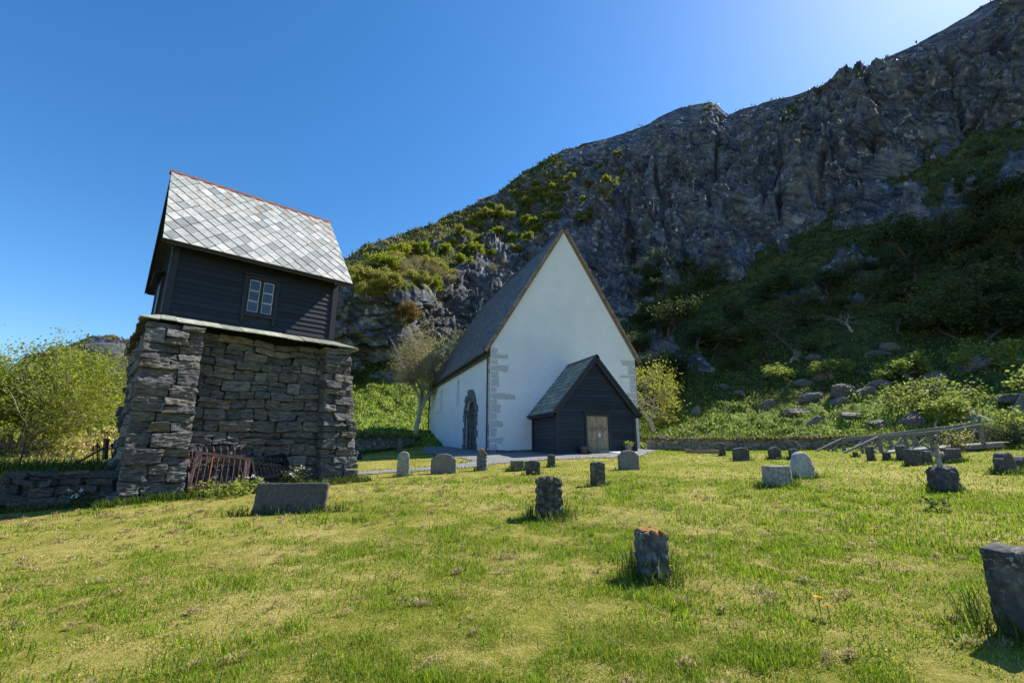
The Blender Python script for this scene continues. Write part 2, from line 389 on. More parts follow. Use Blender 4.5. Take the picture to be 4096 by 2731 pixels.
def inside(poly, x, y):
    r = np.zeros(np.shape(x), bool); n = len(poly)
    for i in range(n):
        (x0, y0), (x1, y1) = poly[i], poly[(i+1) % n]
        c = ((y0 > y) != (y1 > y)) & (x < (x1 - x0) * (y - y0) / (y1 - y0 + 1e-12) + x0); r ^= c
    return r
def zpx(X, Y): return (1350 + X * .5527, 1700 + Y * .5527)
_pp = [zpx(*p) for p in [(60,352),(425,321),(690,304),(860,287),(985,262),(900,238),(700,216),(620,205)]]
_pl = [zpx(*p) for p in [(2190,231),(2050,237),(1830,241),(1520,254),(1250,272),(1010,303),(700,330),(440,341),(60,372)]]
PATH = [tuple(ground_hit(*p)[:2]) for p in _pp]
PATH += [tuple((CH_C - CR*.5 + CK*18.0)[:2]), tuple((CH_C + CR*.5 + CK*17)[:2]), tuple((CH_C + CR*.5 + CK*.5)[:2]), tuple((CH_C + CR*10.5 + CK*.5)[:2]), tuple((CH_C + CR*10.9 - CK*1.2)[:2])]
PATH += [tuple(ground_hit(*p)[:2]) for p in _pl]

def lawn_green(x, y):
    """0 straw .. 1 lush"""
    q = np.stack([x*.55, y*.55, np.zeros_like(x)], -1)
    a = fbm(q, 4, .6); st = np.sin((x*.45 + y*.9) * 2*np.pi/1.15 + 2.2*perlin(q*.5))
    f = fbm(np.stack([x*3.2, y*3.2, np.ones_like(x)*3], -1), 2)
    return np.clip(.6 + .55*a + .16*st + .28*f + .045*x, 0, 1)

# ground sheet reaching the horizon
def axis(lo, hi, fine_lo, fine_hi, st):
    a = np.arange(fine_lo, fine_hi, st); out = [a]
    g = st; p = fine_hi; l = []
    while p < hi: l.append(p); g *= 1.18; p += g
    out.append(np.array(l)); g = st; p = fine_lo; l = []
    while p > lo: g *= 1.18; p -= g; l.append(p)
    return np.concatenate([np.array(l)[::-1], a, out[1]])
gx = axis(-420, 420, -22, 26, .3); gy = axis(-300, 420, 0, 36, .3)
XX, YY = np.meshgrid(gx, gy); ZZ = G(XX, YY) + .02 * fbm(np.stack([XX, YY, XX*0], -1) * .9, 3) * (np.hypot(XX, YY) < 60)
nx_, ny_ = len(gx), len(gy); ii = np.arange(nx_ * ny_).reshape(ny_, nx_)
Q = np.stack([ii[:-1,:-1], ii[:-1,1:], ii[1:,1:], ii[1:,:-1]], -1).reshape(-1, 4)
m = NT('lawn_soil')
n1 = m.noise(.5, 5, .6); n2 = m.noise(7, 6, .7); n3 = m.noise(45, 4, .7)
f = m.math('ADD', m.math('MULTIPLY', n1, .45), m.math('ADD', m.math('MULTIPLY', n2, .35), m.math('MULTIPLY', n3, .3)))
c = m.ramp(f, [(.37,(.08,.115,.01)),(.5,(.2,.21,.025)),(.6,(.37,.31,.09)),(.74,(.52,.43,.18))])
MAT['lawn'] = m.done(c, .95, m.bump(m.math('ADD', n3, n2), .9, .04), .1)
V = np.stack([XX, YY, ZZ], -1).reshape(-1, 3)
tag(link('ground', fast_mesh('ground', V, [Q], MAT['lawn'], smooth=True)), kind='structure')

# gravel path
m = NT('gravel'); v = m.voro(42); vc = m.voro(42, out='Color')
c = m.mix(1.0, m.ramp(m.noise(6, 4), [(.3,(.2,.2,.195)),(.7,(.33,.325,.31))]), m.ramp(m.sep(vc)[0], [(0,.55),(1,1.35)]), 'MULTIPLY')
MAT['gravel'] = m.done(c, .9, m.bump(v, .9, .03), .2)
px_, py_ = np.array(PATH).T
gxs = np.arange(px_.min()-.2, px_.max()+.2, .12); gys = np.arange(py_.min()-.2, py_.max()+.2, .12)
PX, PY = np.meshgrid(gxs, gys); idx = np.arange(PX.size).reshape(PX.shape)
jx = .25*perlin(np.stack([PX*1.2, PY*1.2, PX*0], -1)); jy = .25*perlin(np.stack([PX*1.2, PY*1.2, PX*0+9], -1))
cen = inside(PATH, PX[:-1,:-1]+.06 + jx[:-1,:-1], PY[:-1,:-1]+.06 + jy[:-1,:-1])
Q = np.stack([idx[:-1,:-1], idx[:-1,1:], idx[1:,1:], idx[1:,:-1]], -1)[cen]
PZ = G(PX, PY) + .02 * fbm(np.stack([PX, PY, PX*0], -1) * .9, 3) + .022
used, inv = np.unique(Q.ravel(), return_inverse=True)
V = np.stack([PX, PY, PZ], -1).reshape(-1, 3)[used]
tag(link('gravel_path', fast_mesh('gravel_path', V, [inv.reshape(-1, 4)], MAT['gravel'], smooth=True)), kind='structure')

# ------------------------------------------------------------------ mountain: rows (x, y in the small picture, distance)
ROWS = [
 [(-700,1016,46),(-400,1012,42),(0,1004,37),(100,1000,36),(250,985,36),(500,985,42),(800,968,48),(900,958,50),(1000,955,52),(1300,990,52),(1500,992,46),(1700,985,44),(1900,978,43),(2100,975,42),(2352,970,42),(3000,960,44)],
 [(-700,1005,60),(-400,998,55),(100,950,44),(250,935,42),(500,920,52),(800,893,57),(900,884,58),(1000,860,63),(1300,850,68),(1500,870,62),(1700,855,64),(1900,825,66),(2100,805,68),(2352,790,70),(3000,770,75)],
 [(-700,1000,75),(-400,990,70),(100,930,50),(210,905,46),(250,900,45),(500,850,58),(800,850,61),(900,805,62),(1000,765,66),(1100,705,74),(1300,680,85),(1500,690,90),(1700,590,103),(1900,500,115),(2050,400,125),(2200,320,130),(2352,270,135),(3000,60,142)],
 [(-700,990,85),(-400,980,80),(100,912,60),(210,880,48),(250,868,48),(320,835,50),(500,760,68),(780,668,58.5),(850,682,57),(930,690,59.5),(1000,660,70),(1100,590,95),(1300,500,125),(1500,480,128),(1700,400,135),(1900,340,145),(2050,260,150),(2352,120,156),(3000,-60,162)],
 [(-700,984,95),(-400,972,90),(0,915,78),(100,898,75),(200,872,60),(212,866,56),(235,853,55),(300,823,56),(500,750,80),(700,680,88),(770,648,90),(800,632,92),(830,612,95),(875,583,100),(930,560,108),(985,530,116),(1040,505,124),(1100,472,132),(1160,432,142),(1210,398,148),(1250,375,152),(1290,350,155),(1340,330,158),(1400,318,161),(1450,300,163),(1480,290,164),(1520,266,165),(1560,248,166),(1600,240,167),(1632,237,168),(1652,250,168),(1672,266,168),(1700,253,168),(1745,240,169),(1790,226,169),(1830,216,170),(1880,203,170),(1930,178,171),(1990,157,172),(2040,133,172),(2090,111,173),(2140,83,174),(2200,48,174),(2250,15,175),(2290,-4,175),(2352,-30,176),(3000,-560,185)],
]
def az_tan(x, y):
    d = ray(x*K, y*K); return math.atan2(d[0], d[1]), d[2] / math.hypot(d[0], d[1])
AZ = np.radians(np.concatenate([np.arange(-66, 56, .105), np.arange(56, 108, .5)])); NA = len(AZ)
rc, zc = [], []
for R_ in ROWS:
    A = np.array([(*az_tan(x, y), d) for x, y, d in R_]); A = A[np.argsort(A[:, 0])]
    t = np.interp(AZ, A[:, 0], A[:, 1]); d = np.interp(AZ, A[:, 0], A[:, 2])
    d = np.where(d > 62, 62 + (d - 62) * (1 - .275 * sstep(math.radians(-14), math.radians(8), AZ)), d)
    rc.append(d); zc.append(CAM_H + t * d)
d0 = np.interp(np.degrees(AZ), [-66,-45,-38,-30,-20,-10,0,10,20,30,40,64], [26,22,24,30,34,37,38,38,36.5,34.5,33,33])
rc.insert(0, d0); zc.insert(0, G(np.sin(AZ)*d0, np.cos(AZ)*d0) - .15)
rc.append(rc[-1] + 14); zc.append(zc[-1] * .985); rc.append(rc[-1] + 80); zc.append(zc[-1] * .55)
rc = np.array(rc); zc = np.array(zc)
cnt = [46, 66, 60, 110, 120, 8, 14]
vv = np.concatenate([np.linspace(i, i+1, n, endpoint=False) for i, n in enumerate(cnt)] + [[len(cnt)]]); NV = len(vv)
k0 = np.minimum(np.floor(vv).astype(int), len(cnt)-1); fr = (vv - k0)
MR = rc[k0]*(1-fr)[:, None] + rc[k0+1]*fr[:, None]; MZ = zc[k0]*(1-fr)[:, None] + zc[k0+1]*fr[:, None]
def smooth(a, n):
    for _ in range(n):
        b = a.copy(); b[1:-1] = (a[:-2] + 2*a[1:-1] + a[2:]) / 4; a = b
    return a
ridge_i = int(np.nonzero(vv >= 5)[0][0])
_z = MZ[ridge_i].copy(); _r = MR[ridge_i].copy()
MR = smooth(MR, 6); MZ = smooth(MZ, 6); MZ[ridge_i] = _z; MR[ridge_i] = _r
Xm = np.sin(AZ)[None] * MR; Ym = np.cos(AZ)[None] * MR
P0 = np.stack([Xm, Ym, MZ], -1)
dv = np.gradient(P0, axis=0); du = np.gradient(P0, axis=1); N0 = np.cross(du, dv); N0 /= np.linalg.norm(N0, axis=-1)[..., None] + 1e-9
degA = np.degrees(AZ)[None]; V2 = np.broadcast_to(vv[:, None], MR.shape)
# how rocky: cliffs
slope_rock = sstep(.78, .5, N0[..., 2])
right = sstep(2, 14, degA)
left = 1 - right
crag = sstep(2.55, 3.0, V2) * sstep(4.12, 3.9, V2) * left * sstep(-36, -30, degA)
knoll = sstep(2.3, 2.9, V2) * sstep(4.6, 4.0, V2) * sstep(-32, -36, degA) * .8
cliffR = sstep(2.85, 3.1, V2) * right
upperL = sstep(3.9, 4.2, V2) * left * .55
outc = fbm(np.stack([Xm*.05 + MZ*.02, Ym*.05, MZ*.09], -1) + 61, 4, .6)
outcrop = right * sstep(1.9, 2.3, V2) * sstep(.12, .42, outc + .5*sstep(22, 12, degA)*sstep(2.2, 2.7, V2)) * .9
rockm = np.clip(np.maximum.reduce([slope_rock * .4, crag, cliffR, upperL, knoll, outcrop]), 0, 1)
# strata: dip down to the lower left
th = math.radians(28); U = Xm*math.cos(th) + MZ*math.sin(th); Wt = -Xm*math.sin(th) + MZ*math.cos(th)
S1 = np.stack([U*.035, Ym*.035, Wt*.085], -1); S2 = np.stack([U*.13, Ym*.13, Wt*.34], -1); S3 = np.stack([U*.45, Ym*.45, Wt*1.2], -1)
big = fbm(S1, 3, .5); mid = fbm(S2, 4, .55, True) - .6; fine = fbm(S3, 3, .6, True) - .5
vert = fbm(np.stack([Xm*.16, Ym*.05, MZ*.03], -1), 3, .5, True) - .6
sc = MR / 120.0
def blocks(fu, fy, fw, seed, jit=.35):
    q = np.stack([U*fu, Ym*fy, Wt*fw], -1); q = q + jit*np.stack([perlin(q*.9 + seed), perlin(q*.9 + seed + 31), perlin(q*.9 + seed + 67)], -1)
    q[..., 0] += .5*np.floor(q[..., 2])
    i = np.floor(q).astype(int) & 255; h = _perm[_perm[_perm[i[..., 0]] + i[..., 2]] + ((i[..., 1] + seed) & 255)]
    return h/127.5 - 1
B1 = blocks(.03, .03, .075, 3, .5); B2 = blocks(.11, .1, .27, 9, .4); B3 = blocks(.36, .3, .9, 15)
gul = np.clip(fbm(np.stack([Xm*.055 + .02*MZ, Ym*.02, MZ*.008], -1) + 7, 2, .5, True) - 1.0, 0, 1) * 9
keep = 1 - (.6 + .35*right) * np.exp(-((V2 - 5) / (.16 + .29*right)) ** 2)
cave = cliffR * (.55 + .9*perlin(np.stack([degA*.12 + 0*V2, 0*V2, 0*V2], -1))) * (6.5*np.exp(-((V2-3.26)/.13)**2) - 4.0*np.exp(-((V2-3.04)/.07)**2)) * sc
crack = 0
for (xa, ya, xb, yb, wd, dp) in ((1655,262,1640,500,.32,7), (1738,262,1748,490,.22,5), (1795,300,1790,510,.2,4), (1500,330,1535,560,.25,4), (1420,380,1470,560,.25,3), (1990,230,2075,330,.4,5), (2180,150,2215,300,.35,4), (1870,320,1885,440,.2,3)):
    a0, t0_ = az_tan(xa, ya); a1, t1_ = az_tan(xb, yb); tt = (P0[..., 2] - CAM_H)/MR; f_ = np.clip((tt - t1_)/(t0_ - t1_), -.3, 1.3)
    ac = np.degrees(a1 + (a0 - a1)*f_) + .8*fbm(np.stack([tt*22, 0*tt, 0*tt + xa], -1), 3)
    crack = crack - dp*(.6 + .7*perlin(np.stack([tt*25, 0*tt + 5, 0*tt + xa], -1)))*np.exp(-((degA - ac)/(wd*(1 + .6*perlin(np.stack([tt*14, 0*tt + 9, 0*tt + xa], -1)))))**2)*sstep(-.25, .05, f_)*sstep(1.3, 1.0, f_)
disp = rockm * (cave + crack*sc + big*7.5*sc + mid*1.8*sc**.8 + vert*2.2*right*sc + fine*.4*sc**.5 + B1*3.8*sc**.6 + B2*1.7*sc**.6 + B3*.55*sc**.5 - gul*1.5*right*sc) * keep
hum = fbm(np.stack([Xm, Ym, MZ], -1) * .35, 4, .5); hum2 = fbm(np.stack([Xm, Ym, MZ], -1) * 1.1, 3, .5)
disp = disp + (1 - rockm) * (hum*.55 + hum2*.22) * sstep(.15, .9, V2)
disp *= sstep(5.6, 5.0, V2)
# terraced ledges on the left shoulder
PM = P0 + N0 * disp[..., None]
PM[..., 2] += (rockm * keep * (big * 1.2 + fine*.3) * sstep(5.6, 5, V2))
dv = np.gradient(PM, axis=0); du = np.gradient(PM, axis=1); NM = np.cross(du, dv); NM /= np.linalg.norm(NM, axis=-1)[..., None] + 1e-9
vn = fbm(np.stack([Xm, Ym, MZ], -1) * .09, 4, .6); vn2 = fbm(np.stack([Xm, Ym, MZ], -1) * .5, 3, .6)
veg = NM[..., 2] - .52 + .35*vn + .28*vn2 + (1 - rockm)*.55 - cliffR*.34 - crag*.34 + upperL*.2 + left*.55*sstep(.15, .45, fbm(np.stack([U*.035, Ym*.035, Wt*.11], -1) + 83, 3, .5))*sstep(3.7, 4.1, V2) - outcrop*.45 + cliffR*.5*sstep(.22, .5, fbm(np.stack([U*.02, Ym*.02, Wt*.085], -1) + 23, 3, .5))
vegm = sstep(-.06, .1, veg)
warm = (.35 + .65*sstep(2, -8, degA)) * np.maximum(sstep(1.7, 2.6, V2), sstep(-28, -33, degA)) * sstep(.4, .8, .5 + fbm(np.stack([Xm, Ym, MZ], -1) * .12 + 40, 3, .55) + .25*(degA < -32) + .15*(V2 > 4.6))
idx = np.arange(NA * NV).reshape(NV, NA)
Q = np.stack([idx[:-1,:-1], idx[:-1,1:], idx[1:,1:], idx[1:,:-1]], -1).reshape(-1, 4)
m = NT('mountain')
pos = m.co
rk = m.mapping((1, 1, 1), (0, math.radians(-28), 0))
st = m.noise(.55, 9, .66, m.mapping((.5, .6, 2.6), (0, 0, 0), rk)); st2 = m.noise(.12, 5, .6, m.mapping((1, 1, 1.6), (0,0,0), rk))
rock = m.ramp(m.math('ADD', m.math('MULTIPLY', st, .7), m.math('MULTIPLY', st2, .35)), [(.38,(.014,.017,.024)),(.47,(.058,.065,.084)),(.58,(.135,.147,.175)),(.7,(.26,.275,.3))])
lic = m.math('MULTIPLY', m.ramp(m.noise(.8, 9, .74), [(.55,0.0),(.62,1.0)]), m.ramp(m.noise(.16, 4, .6), [(.42,.1),(.58,1.0)]))
rock = m.mix(lic, rock, (.46,.46,.45))
wet = m.math('MULTIPLY', m.ramp(m.noise(.16, 4, .6, m.mapping((1.3, .5, .16))), [(.6,0.0),(.68,1.0)]), .75)
rock = m.mix(wet, rock, (.016,.017,.021))
rus = m.ramp(m.noise(.21, 4, .6), [(.64,0.0),(.8,.22)]); rock = m.mix(rus, rock, (.09,.07,.06))
g1 = m.noise(.9, 8, .7); g2 = m.noise(.14, 4, .6)
green = m.ramp(g1, [(.3,(.022,.03,.012)),(.5,(.052,.068,.021)),(.7,(.11,.13,.035))]); green = m.mix(m.attr('lush', 'Fac'), green, m.ramp(g1, [(.3,(.06,.1,.012)),(.6,(.17,.24,.025))]))  # fresh grass green, with the bank's sunlight also put into its colour
brown = m.ramp(g1, [(.3,(.05,.045,.015)),(.55,(.15,.125,.035)),(.75,(.24,.22,.06))])
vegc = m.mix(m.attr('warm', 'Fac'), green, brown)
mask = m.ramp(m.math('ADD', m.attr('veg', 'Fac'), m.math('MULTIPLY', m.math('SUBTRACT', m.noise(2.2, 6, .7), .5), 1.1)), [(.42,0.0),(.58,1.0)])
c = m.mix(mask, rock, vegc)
hb = m.math('ADD', m.math('MULTIPLY', m.noise(1.1, 9, .7, m.mapping((.6, .7, 2.4), (0,0,0), rk)), 1.0), m.math('MULTIPLY', m.noise(5, 6, .7), .3))
MAT['mountain'] = m.done(c, .9, m.bump(hb, .6, .4), .15)
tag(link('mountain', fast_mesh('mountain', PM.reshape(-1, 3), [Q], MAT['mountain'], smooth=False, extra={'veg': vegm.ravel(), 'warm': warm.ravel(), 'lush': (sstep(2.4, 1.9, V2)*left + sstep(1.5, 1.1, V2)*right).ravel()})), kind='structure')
MPX, MPY, MF = to_px(PM)
MDIST = np.linalg.norm(PM - EYE, axis=-1)
def mtn(x, y):
    """mountain surface point under a pixel of the small picture (nearest surface)"""
    e = np.hypot(MPX/K - x, MPY/K - y); e = np.where((MF > 1) & (V2 < 5.05), e, 1e9)
    best = e.min(); c = np.nonzero(e < best + 3); j = np.argmin(MDIST[c])
    return PM[c[0][j], c[1][j]]

# ------------------------------------------------------------------ dry masonry
def stone(mb, O, U, N, uc, vc, w_, h_, d_, prot, rng, res, warp=.05, rough=1.0):
    V, F, nr = rblock(w_, d_, h_, min(w_, h_) * .05 + .006, res)
    tilt = rng.normal(0, .03); V = V.copy()
    x = V[:, 0] + V[:, 2] * tilt; z = V[:, 2] + V[:, 0] * rng.normal(0, .035)
    a = rng.normal(0, .09, 4)                      # uneven ends
    x = x * (1 + a[0] * V[:, 2] / h_ * 1.4); z = z * (1 + a[1] * V[:, 0] / w_ * 1.6)
    y = V[:, 1] + (a[2] * V[:, 0] + a[3] * V[:, 2] * 1.6) * 1.3
    off = rng.uniform(-90, 90, 3)
    P = np.stack([x, y, z], -1)
    q = P * np.array([4.2, 4.2, 13.0]) + off
    lam = fbm(q, 3, .55, True) - .55; lump = perlin(P * np.array([5, 5, 7]) + off)
    dsp = (lam * .013 + lump * .012) * rough
    facing = np.sign(-V[:, 1]) * (np.abs(V[:, 1]) > d_ * .3)
    y = y - np.where(facing > 0, dsp * 1.5, 0); x = x + nr[:, 0] * dsp; z = z + nr[:, 2] * dsp * .7
    u = uc + x; v = vc + z
    v = v + warp * perlin(np.stack([u * .9, v * .7, np.full_like(u, O[0])], -1)) * 1.4
    Pw = O + u[:, None] * U + (prot - d_/2 - y)[:, None] * N; Pw[:, 2] += v
    mb.add(Pw, F)
def masonry(mb, O, U, N, left, right, H, rng, hr=(.1, .3), wr=(.25, .8), depth=.4, res=.045, prot=.0, jit=.05, warp=.05, thin=.22, rough=1.0, gap=.026):
    O, U, N = np.asarray(O, float), np.asarray(U, float), np.asarray(N, float)
    v = 0.0
    while v < H - .03:
        h = min(rng.uniform(*hr), H - v)
        if H - v - h < hr[0] * .6: h = H - v
        l, r = left(v + h/2), right(v + h/2); u = l
        while u < r - .02:
            w_ = rng.uniform(*wr) * (1.0 if h < .2 else .85)
            if r - u - w_ < wr[0] * .7: w_ = r - u
            p = prot + rng.normal(0, jit); 
            if rng.random() < thin and h > hr[0] * 1.3:
                f = rng.uniform(.35, .65)
                for a, b in ((0, f), (f, 1)):
                    stone(mb, O, U, N, u + w_/2, v + h*(a+b)/2, w_ - gap, h*(b-a) - gap*.7, depth, p + rng.normal(0, jit*.5), rng, res, warp, rough)
            else:
                stone(mb, O, U, N, u + w_/2, v + h/2, w_ - gap, h - gap*.7, depth, p, rng, res, warp, rough)
            u += w_
        v += h

# ------------------------------------------------------------------ bell tower: stone base, tarred timber house, slate roof
rng = np.random.default_rng(5)
tw = thing('bell_tower', 'dark timber house with pale diamond slate roof on a tall rough stone base', 'bell tower', T_O, T_YAW)
ZG = -4.75; TOPZ = -.42          # local: stone base runs from below the grass to under the slate ledge
LF, DP, HW = 4.43, 4.62, 1.86
X1 = np.array([1., 0, 0]); Y1 = np.array([0, 1., 0])
mb = MB(); HS = TOPZ - ZG
lin = lambda a, b: (lambda v: a + (b - a) * v / HS)
# recessed front wall
masonry(mb, (0, -.22, ZG), X1, -Y1, lin(.6, .6), lin(4.5, 4.3), HS, rng, (.16, .34), (.32, .95), .45, .034, 0, .05, .07)
# pilasters (front) with their inner returns
masonry(mb, (0, -.74, ZG), X1, -Y1, lin(-.24, -.3), lin(1.0, .9), HS, rng, (.2, .42), (.4, .9), .55, .034, 0, .055, .06, .25)
masonry(mb, (0, -.66, ZG), X1, -Y1, lin(4.25, 4.02), lin(5.42, 4.78), HS, rng, (.16, .3), (.32, .75), .6, .034, 0, .055, .05, .25)
# left, right and rear faces
masonry(mb, (-.12, 0, ZG), -Y1, -X1, lin(-5.5, -5.1), lin(.6, .62), HS, rng, (.14, .36), (.35, 1.0), .5, .06, .1, .06, .05)
masonry(mb, (4.95, 0, ZG), Y1, X1, lin(-.3, -.3), lin(5.5, 5.1), HS, rng, (.14, .36), (.35, 1.0), .5, .09, 0, .06, .05)
masonry(mb, (0, 5.25, ZG), -X1, Y1, lin(-5.2, -4.9), lin(.2, .2), HS, rng, (.16, .4), (.4, 1.1), .5, .1, 0, .06, .05)
sb = mb.build('stone_base', MAT['masonry'], tw)
mb = MB(); mb.abox(.05, 4.72, .12, 5.05, ZG, -.2); mb.abox(-.02, .72, -.5, .3, ZG, TOPZ); mb.abox(4.32, 4.6, -.42, .3, ZG, TOPZ); mb.build('core_fill', MAT['core'], tw)
# slate ledge
mb = MB(); x = -.46
def slab(mb, q0, q1, q2, q3, t=.026):
    q = [np.asarray(a, float) for a in (q0, q1, q2, q3)]; nrm = np.cross(q[1]-q[0], q[3]-q[0]); nrm /= np.linalg.norm(nrm)
    if nrm[2] < 0: nrm = -nrm
    mb.prism(q, -nrm * t)
while x < 4.95:
    x2 = min(x + rng.uniform(.34, .58), 4.98); dz = rng.normal(0, .006); e = rng.normal(0, .02)
    slab(mb, (x+.004, -.8+e, -.345+dz), (x2-.004, -.8+e, -.345+dz), (min(max(x2-.004, .03), 4.4), .03, -.03+dz), (min(max(x+.004, .02), 4.39), .03, -.03+dz)); x = x2
y = -.8
while y < 5.3:
    y2 = min(y + rng.uniform(.35, .6), 5.4); dz = rng.normal(0, .01); e = rng.normal(0, .03)
    ya, yb_ = max(y+.004, .02), max(y2-.004, .03)
    slab(mb, (-.47+e, y+.004, -.365+dz), (.03, ya, -.038+dz), (.03, yb_, -.038+dz), (-.47+e, y2-.004, -.365+dz))
    slab(mb, (5.0+e, y+.004, -.375+dz), (4.4, ya, -.042+dz), (4.4, yb_, -.042+dz), (5.0+e, y2-.004, -.375+dz)); y = y2
slab(mb, (-.5, 5.45, -.36), (5.0, 5.45, -.36), (5.0, 4.6, -.035), (-.5, 4.6, -.035))
mb.build('slate_ledge', MAT['ledge'], tw)
# timber walls: lapped boards
def lap(mb, O, U, N, u0, u1, v, h, rng, t0=.006, t1=.032):
    O, U, N = [np.asarray(a, float) for a in (O, U, N)]; Z = np.array([0, 0, 1.])
    j = rng.normal(0, .002); a = O + U*u0; b = O + U*u1; dz = rng.normal(0, .003)
    v0, v1 = v + dz, v + h + .015
    P = [a+Z*v0, b+Z*v0, b+Z*v0+N*(t1+j), a+Z*v0+N*(t1+j), a+Z*v1, b+Z*v1, b+Z*v1+N*t0, a+Z*v1+N*t0]
    F = [(3,2,1,0),(4,5,6,7),(3,7,6,2),(0,3,7,4)[::-1],(1,2,6,5)[::-1],(0,4,5,1)]
    mb.add(P, F)
NB = 12; bh = HW / NB
mb = MB()
mb.abox(.02, LF-.02, .03, DP-.03, -.02, HW)
mb.prism([(.03, .05, HW-.02), (.03, DP-.05, HW-.02), (.03, DP/2, 5.0)], (LF-.06, 0, 0))
WX0, WX1, WZ0, WZ1 = 1.74, 2.68, .30, 1.52       # window casing
for i in range(NB):
    v = i*bh
    if v + bh > WZ0 and v < WZ1: segs = [(.14, WX0+.03), (WX1-.03, LF-.14)]
    else: segs = [(.14, LF-.14)]
    for a, b in segs:
        if b - a > 2 and rng.random() < .55:
            k = rng.uniform(a+.8, b-.8); lap(mb, (0,.03,0), X1, -Y1, a, k, v, bh, rng); lap(mb, (0,.03,0), X1, -Y1, k+.003, b, v, bh, rng)
        else: lap(mb, (0,.03,0), X1, -Y1, a, b, v, bh, rng)
    lap(mb, (0,DP-.03,0), -X1, Y1, -LF+.1, -.1, v, bh, rng)
for i in range(31):
    v = i*bh; f = max(0, (v + bh - HW) / (4.95 - HW)) * DP / 2
    if DP/2 - f < .15: break
    lap(mb, (.02,0,0), -Y1, -X1, -DP+.13+f, -.13-f, v, bh, rng); lap(mb, (LF-.02,0,0), Y1, X1, .13+f, DP-.13-f, v, bh, rng)
mb.build('timber_wall', MAT['tar'], tw)
for cx_ in (0, LF-.14):
    for cy_ in (-.025, DP-.115): mb = MB(); mb.abox(cx_-.03 if cx_ == 0 else cx_, cx_+.14 if cx_ == 0 else cx_+.17, cy_, cy_+.14, -.03, HW); mb.build('corner_board', MAT['tar'], tw)
mb = MB(); mb.box((-.06, -.07, -.05), (LF+.12, 0, 0), (0, .1, .015), (0, 0, .03)); mb.box((-.06, DP-.03, -.04), (LF+.12, 0, 0), (0, .1, 0), (0, 0, .03)); mb.abox(-.07, .02, .03, DP-.03, -.045, -.012); mb.build('drip_board', MAT['tar'], tw)
# window in the front
wn = MB()
wn.abox(WX0, WX0+.1, -.045, .04, WZ0-.0, WZ1); wn.abox(WX1-.1, WX1, -.045, .04, WZ0, WZ1)
wn.abox(WX0+.1, WX1-.1, -.045, .04, WZ1-.08, WZ1); wn.abox(WX0+.1, WX1-.1, -.06, .04, WZ0, WZ0+.09)
wn.abox(WX0-.05, WX1+.05, -.1, .02, WZ1+.001, WZ1+.035); wn.abox(WX0-.03, WX1+.03, -.075, .02, WZ1+.036, WZ1+.06)
for bx in (WX0+.02, WX1-.1):
    wn.prism([(bx, -.05, WZ0-.001), (bx+.08, -.05, WZ0-.001), (bx+.08, -.05, WZ0-.16), (bx+.06, -.05, WZ0-.2), (bx+.02, -.05, WZ0-.2), (bx, -.05, WZ0-.16)], (0, .07, 0))
win = wn.build('window', MAT['tar'], tw)
sa = MB(); gl = MB(); pu = MB(); gx0, gx1, gz0, gz1 = WX0+.11, WX1-.11, WZ0+.1, WZ1-.09
mid_ = (gx0+gx1)/2
for a, b in ((gx0, mid_-.004), (mid_+.004, gx1)):
    t = .04
    sa.abox(a, a+t, -.035, .035, gz0, gz1); sa.abox(b-t, b, -.035, .035, gz0, gz1); sa.abox(a+t, b-t, -.035, .035, gz0, gz0+t); sa.abox(a+t, b-t, -.035, .035, gz1-t, gz1)
    hh = (gz1-gz0-2*t)/3
    for k in range(3):
        z0 = gz0+t+k*hh; z1 = z0+hh; p = .011
        if k: sa.abox(a+t, b-t, -.03, .02, z0-.007, z0+.007); z0 += .0072
        if k < 2: z1 -= .0072
        pu.abox(a+t, a+t+p, -.028, -.008, z0, z1); pu.abox(b-t-p, b-t, -.028, -.008, z0, z1)
        pu.abox(a+t+p, b-t-p, -.028, -.008, z0, z0+p); pu.abox(a+t+p, b-t-p, -.028, -.008, z1-p, z1)
        tl = rng.normal(0, .006)
        gl.box((a+t, -.012+tl*.3, z0), (b-a-2*t, 0, 0), (0, .004, 0), (0, tl*.3, z1-z0))
sa.build('sash', MAT['tar'], win); gl.build('pane', MAT['glass'], win); pu.build('glazing_putty', MAT['putty'], win)
# small hatch on the left gable
hb_ = MB(); hb_.abox(-.06, .0, 1.75, 1.85, .35, 1.5); hb_.abox(-.06, .0, 2.75, 2.85, .35, 1.5); hb_.abox(-.05, .0, 1.85, 2.75, .35, 1.5)
hb_.box((-.25, 1.6, 1.5), (.25, 0, .14), (0, 1.4, 0), (0, 0, .03)); hb_.build('gable_hatch', MAT['tar'], tw)
# roof
OG, OE = .27, .49; RZ, EZ = 5.19, 1.86
sl_ = np.array([0, DP/2 + OE, RZ - EZ]); SLL = np.linalg.norm(sl_); sd = sl_ / SLL
mb = MB()
for s_ in (0, 1):
    d = sd.copy(); o = np.array([-OG, -OE, EZ-.03])
    if s_: d = d * np.array([1, -1, 1]); o = np.array([-OG, DP+OE, EZ-.03])
    nrm = np.cross((1, 0, 0), d); nrm = nrm if nrm[2] > 0 else -nrm
    mb.box(o - nrm*.05, (LF+2*OG, 0, 0), d*(SLL-.02), nrm*.045)
    for xx in (-OG-.02, LF+OG-.015): mb.box(np.array([xx, o[1], o[2]]) - nrm*.11, (.035, 0, 0), d*(SLL-.03), nrm*.1)
    mb.box(o - nrm*.12 + np.array([.05, 0, 0]), (LF+2*OG-.1, 0, 0), d*.03, nrm*.09)
mb.build('roof_boards', MAT['tar'], tw)
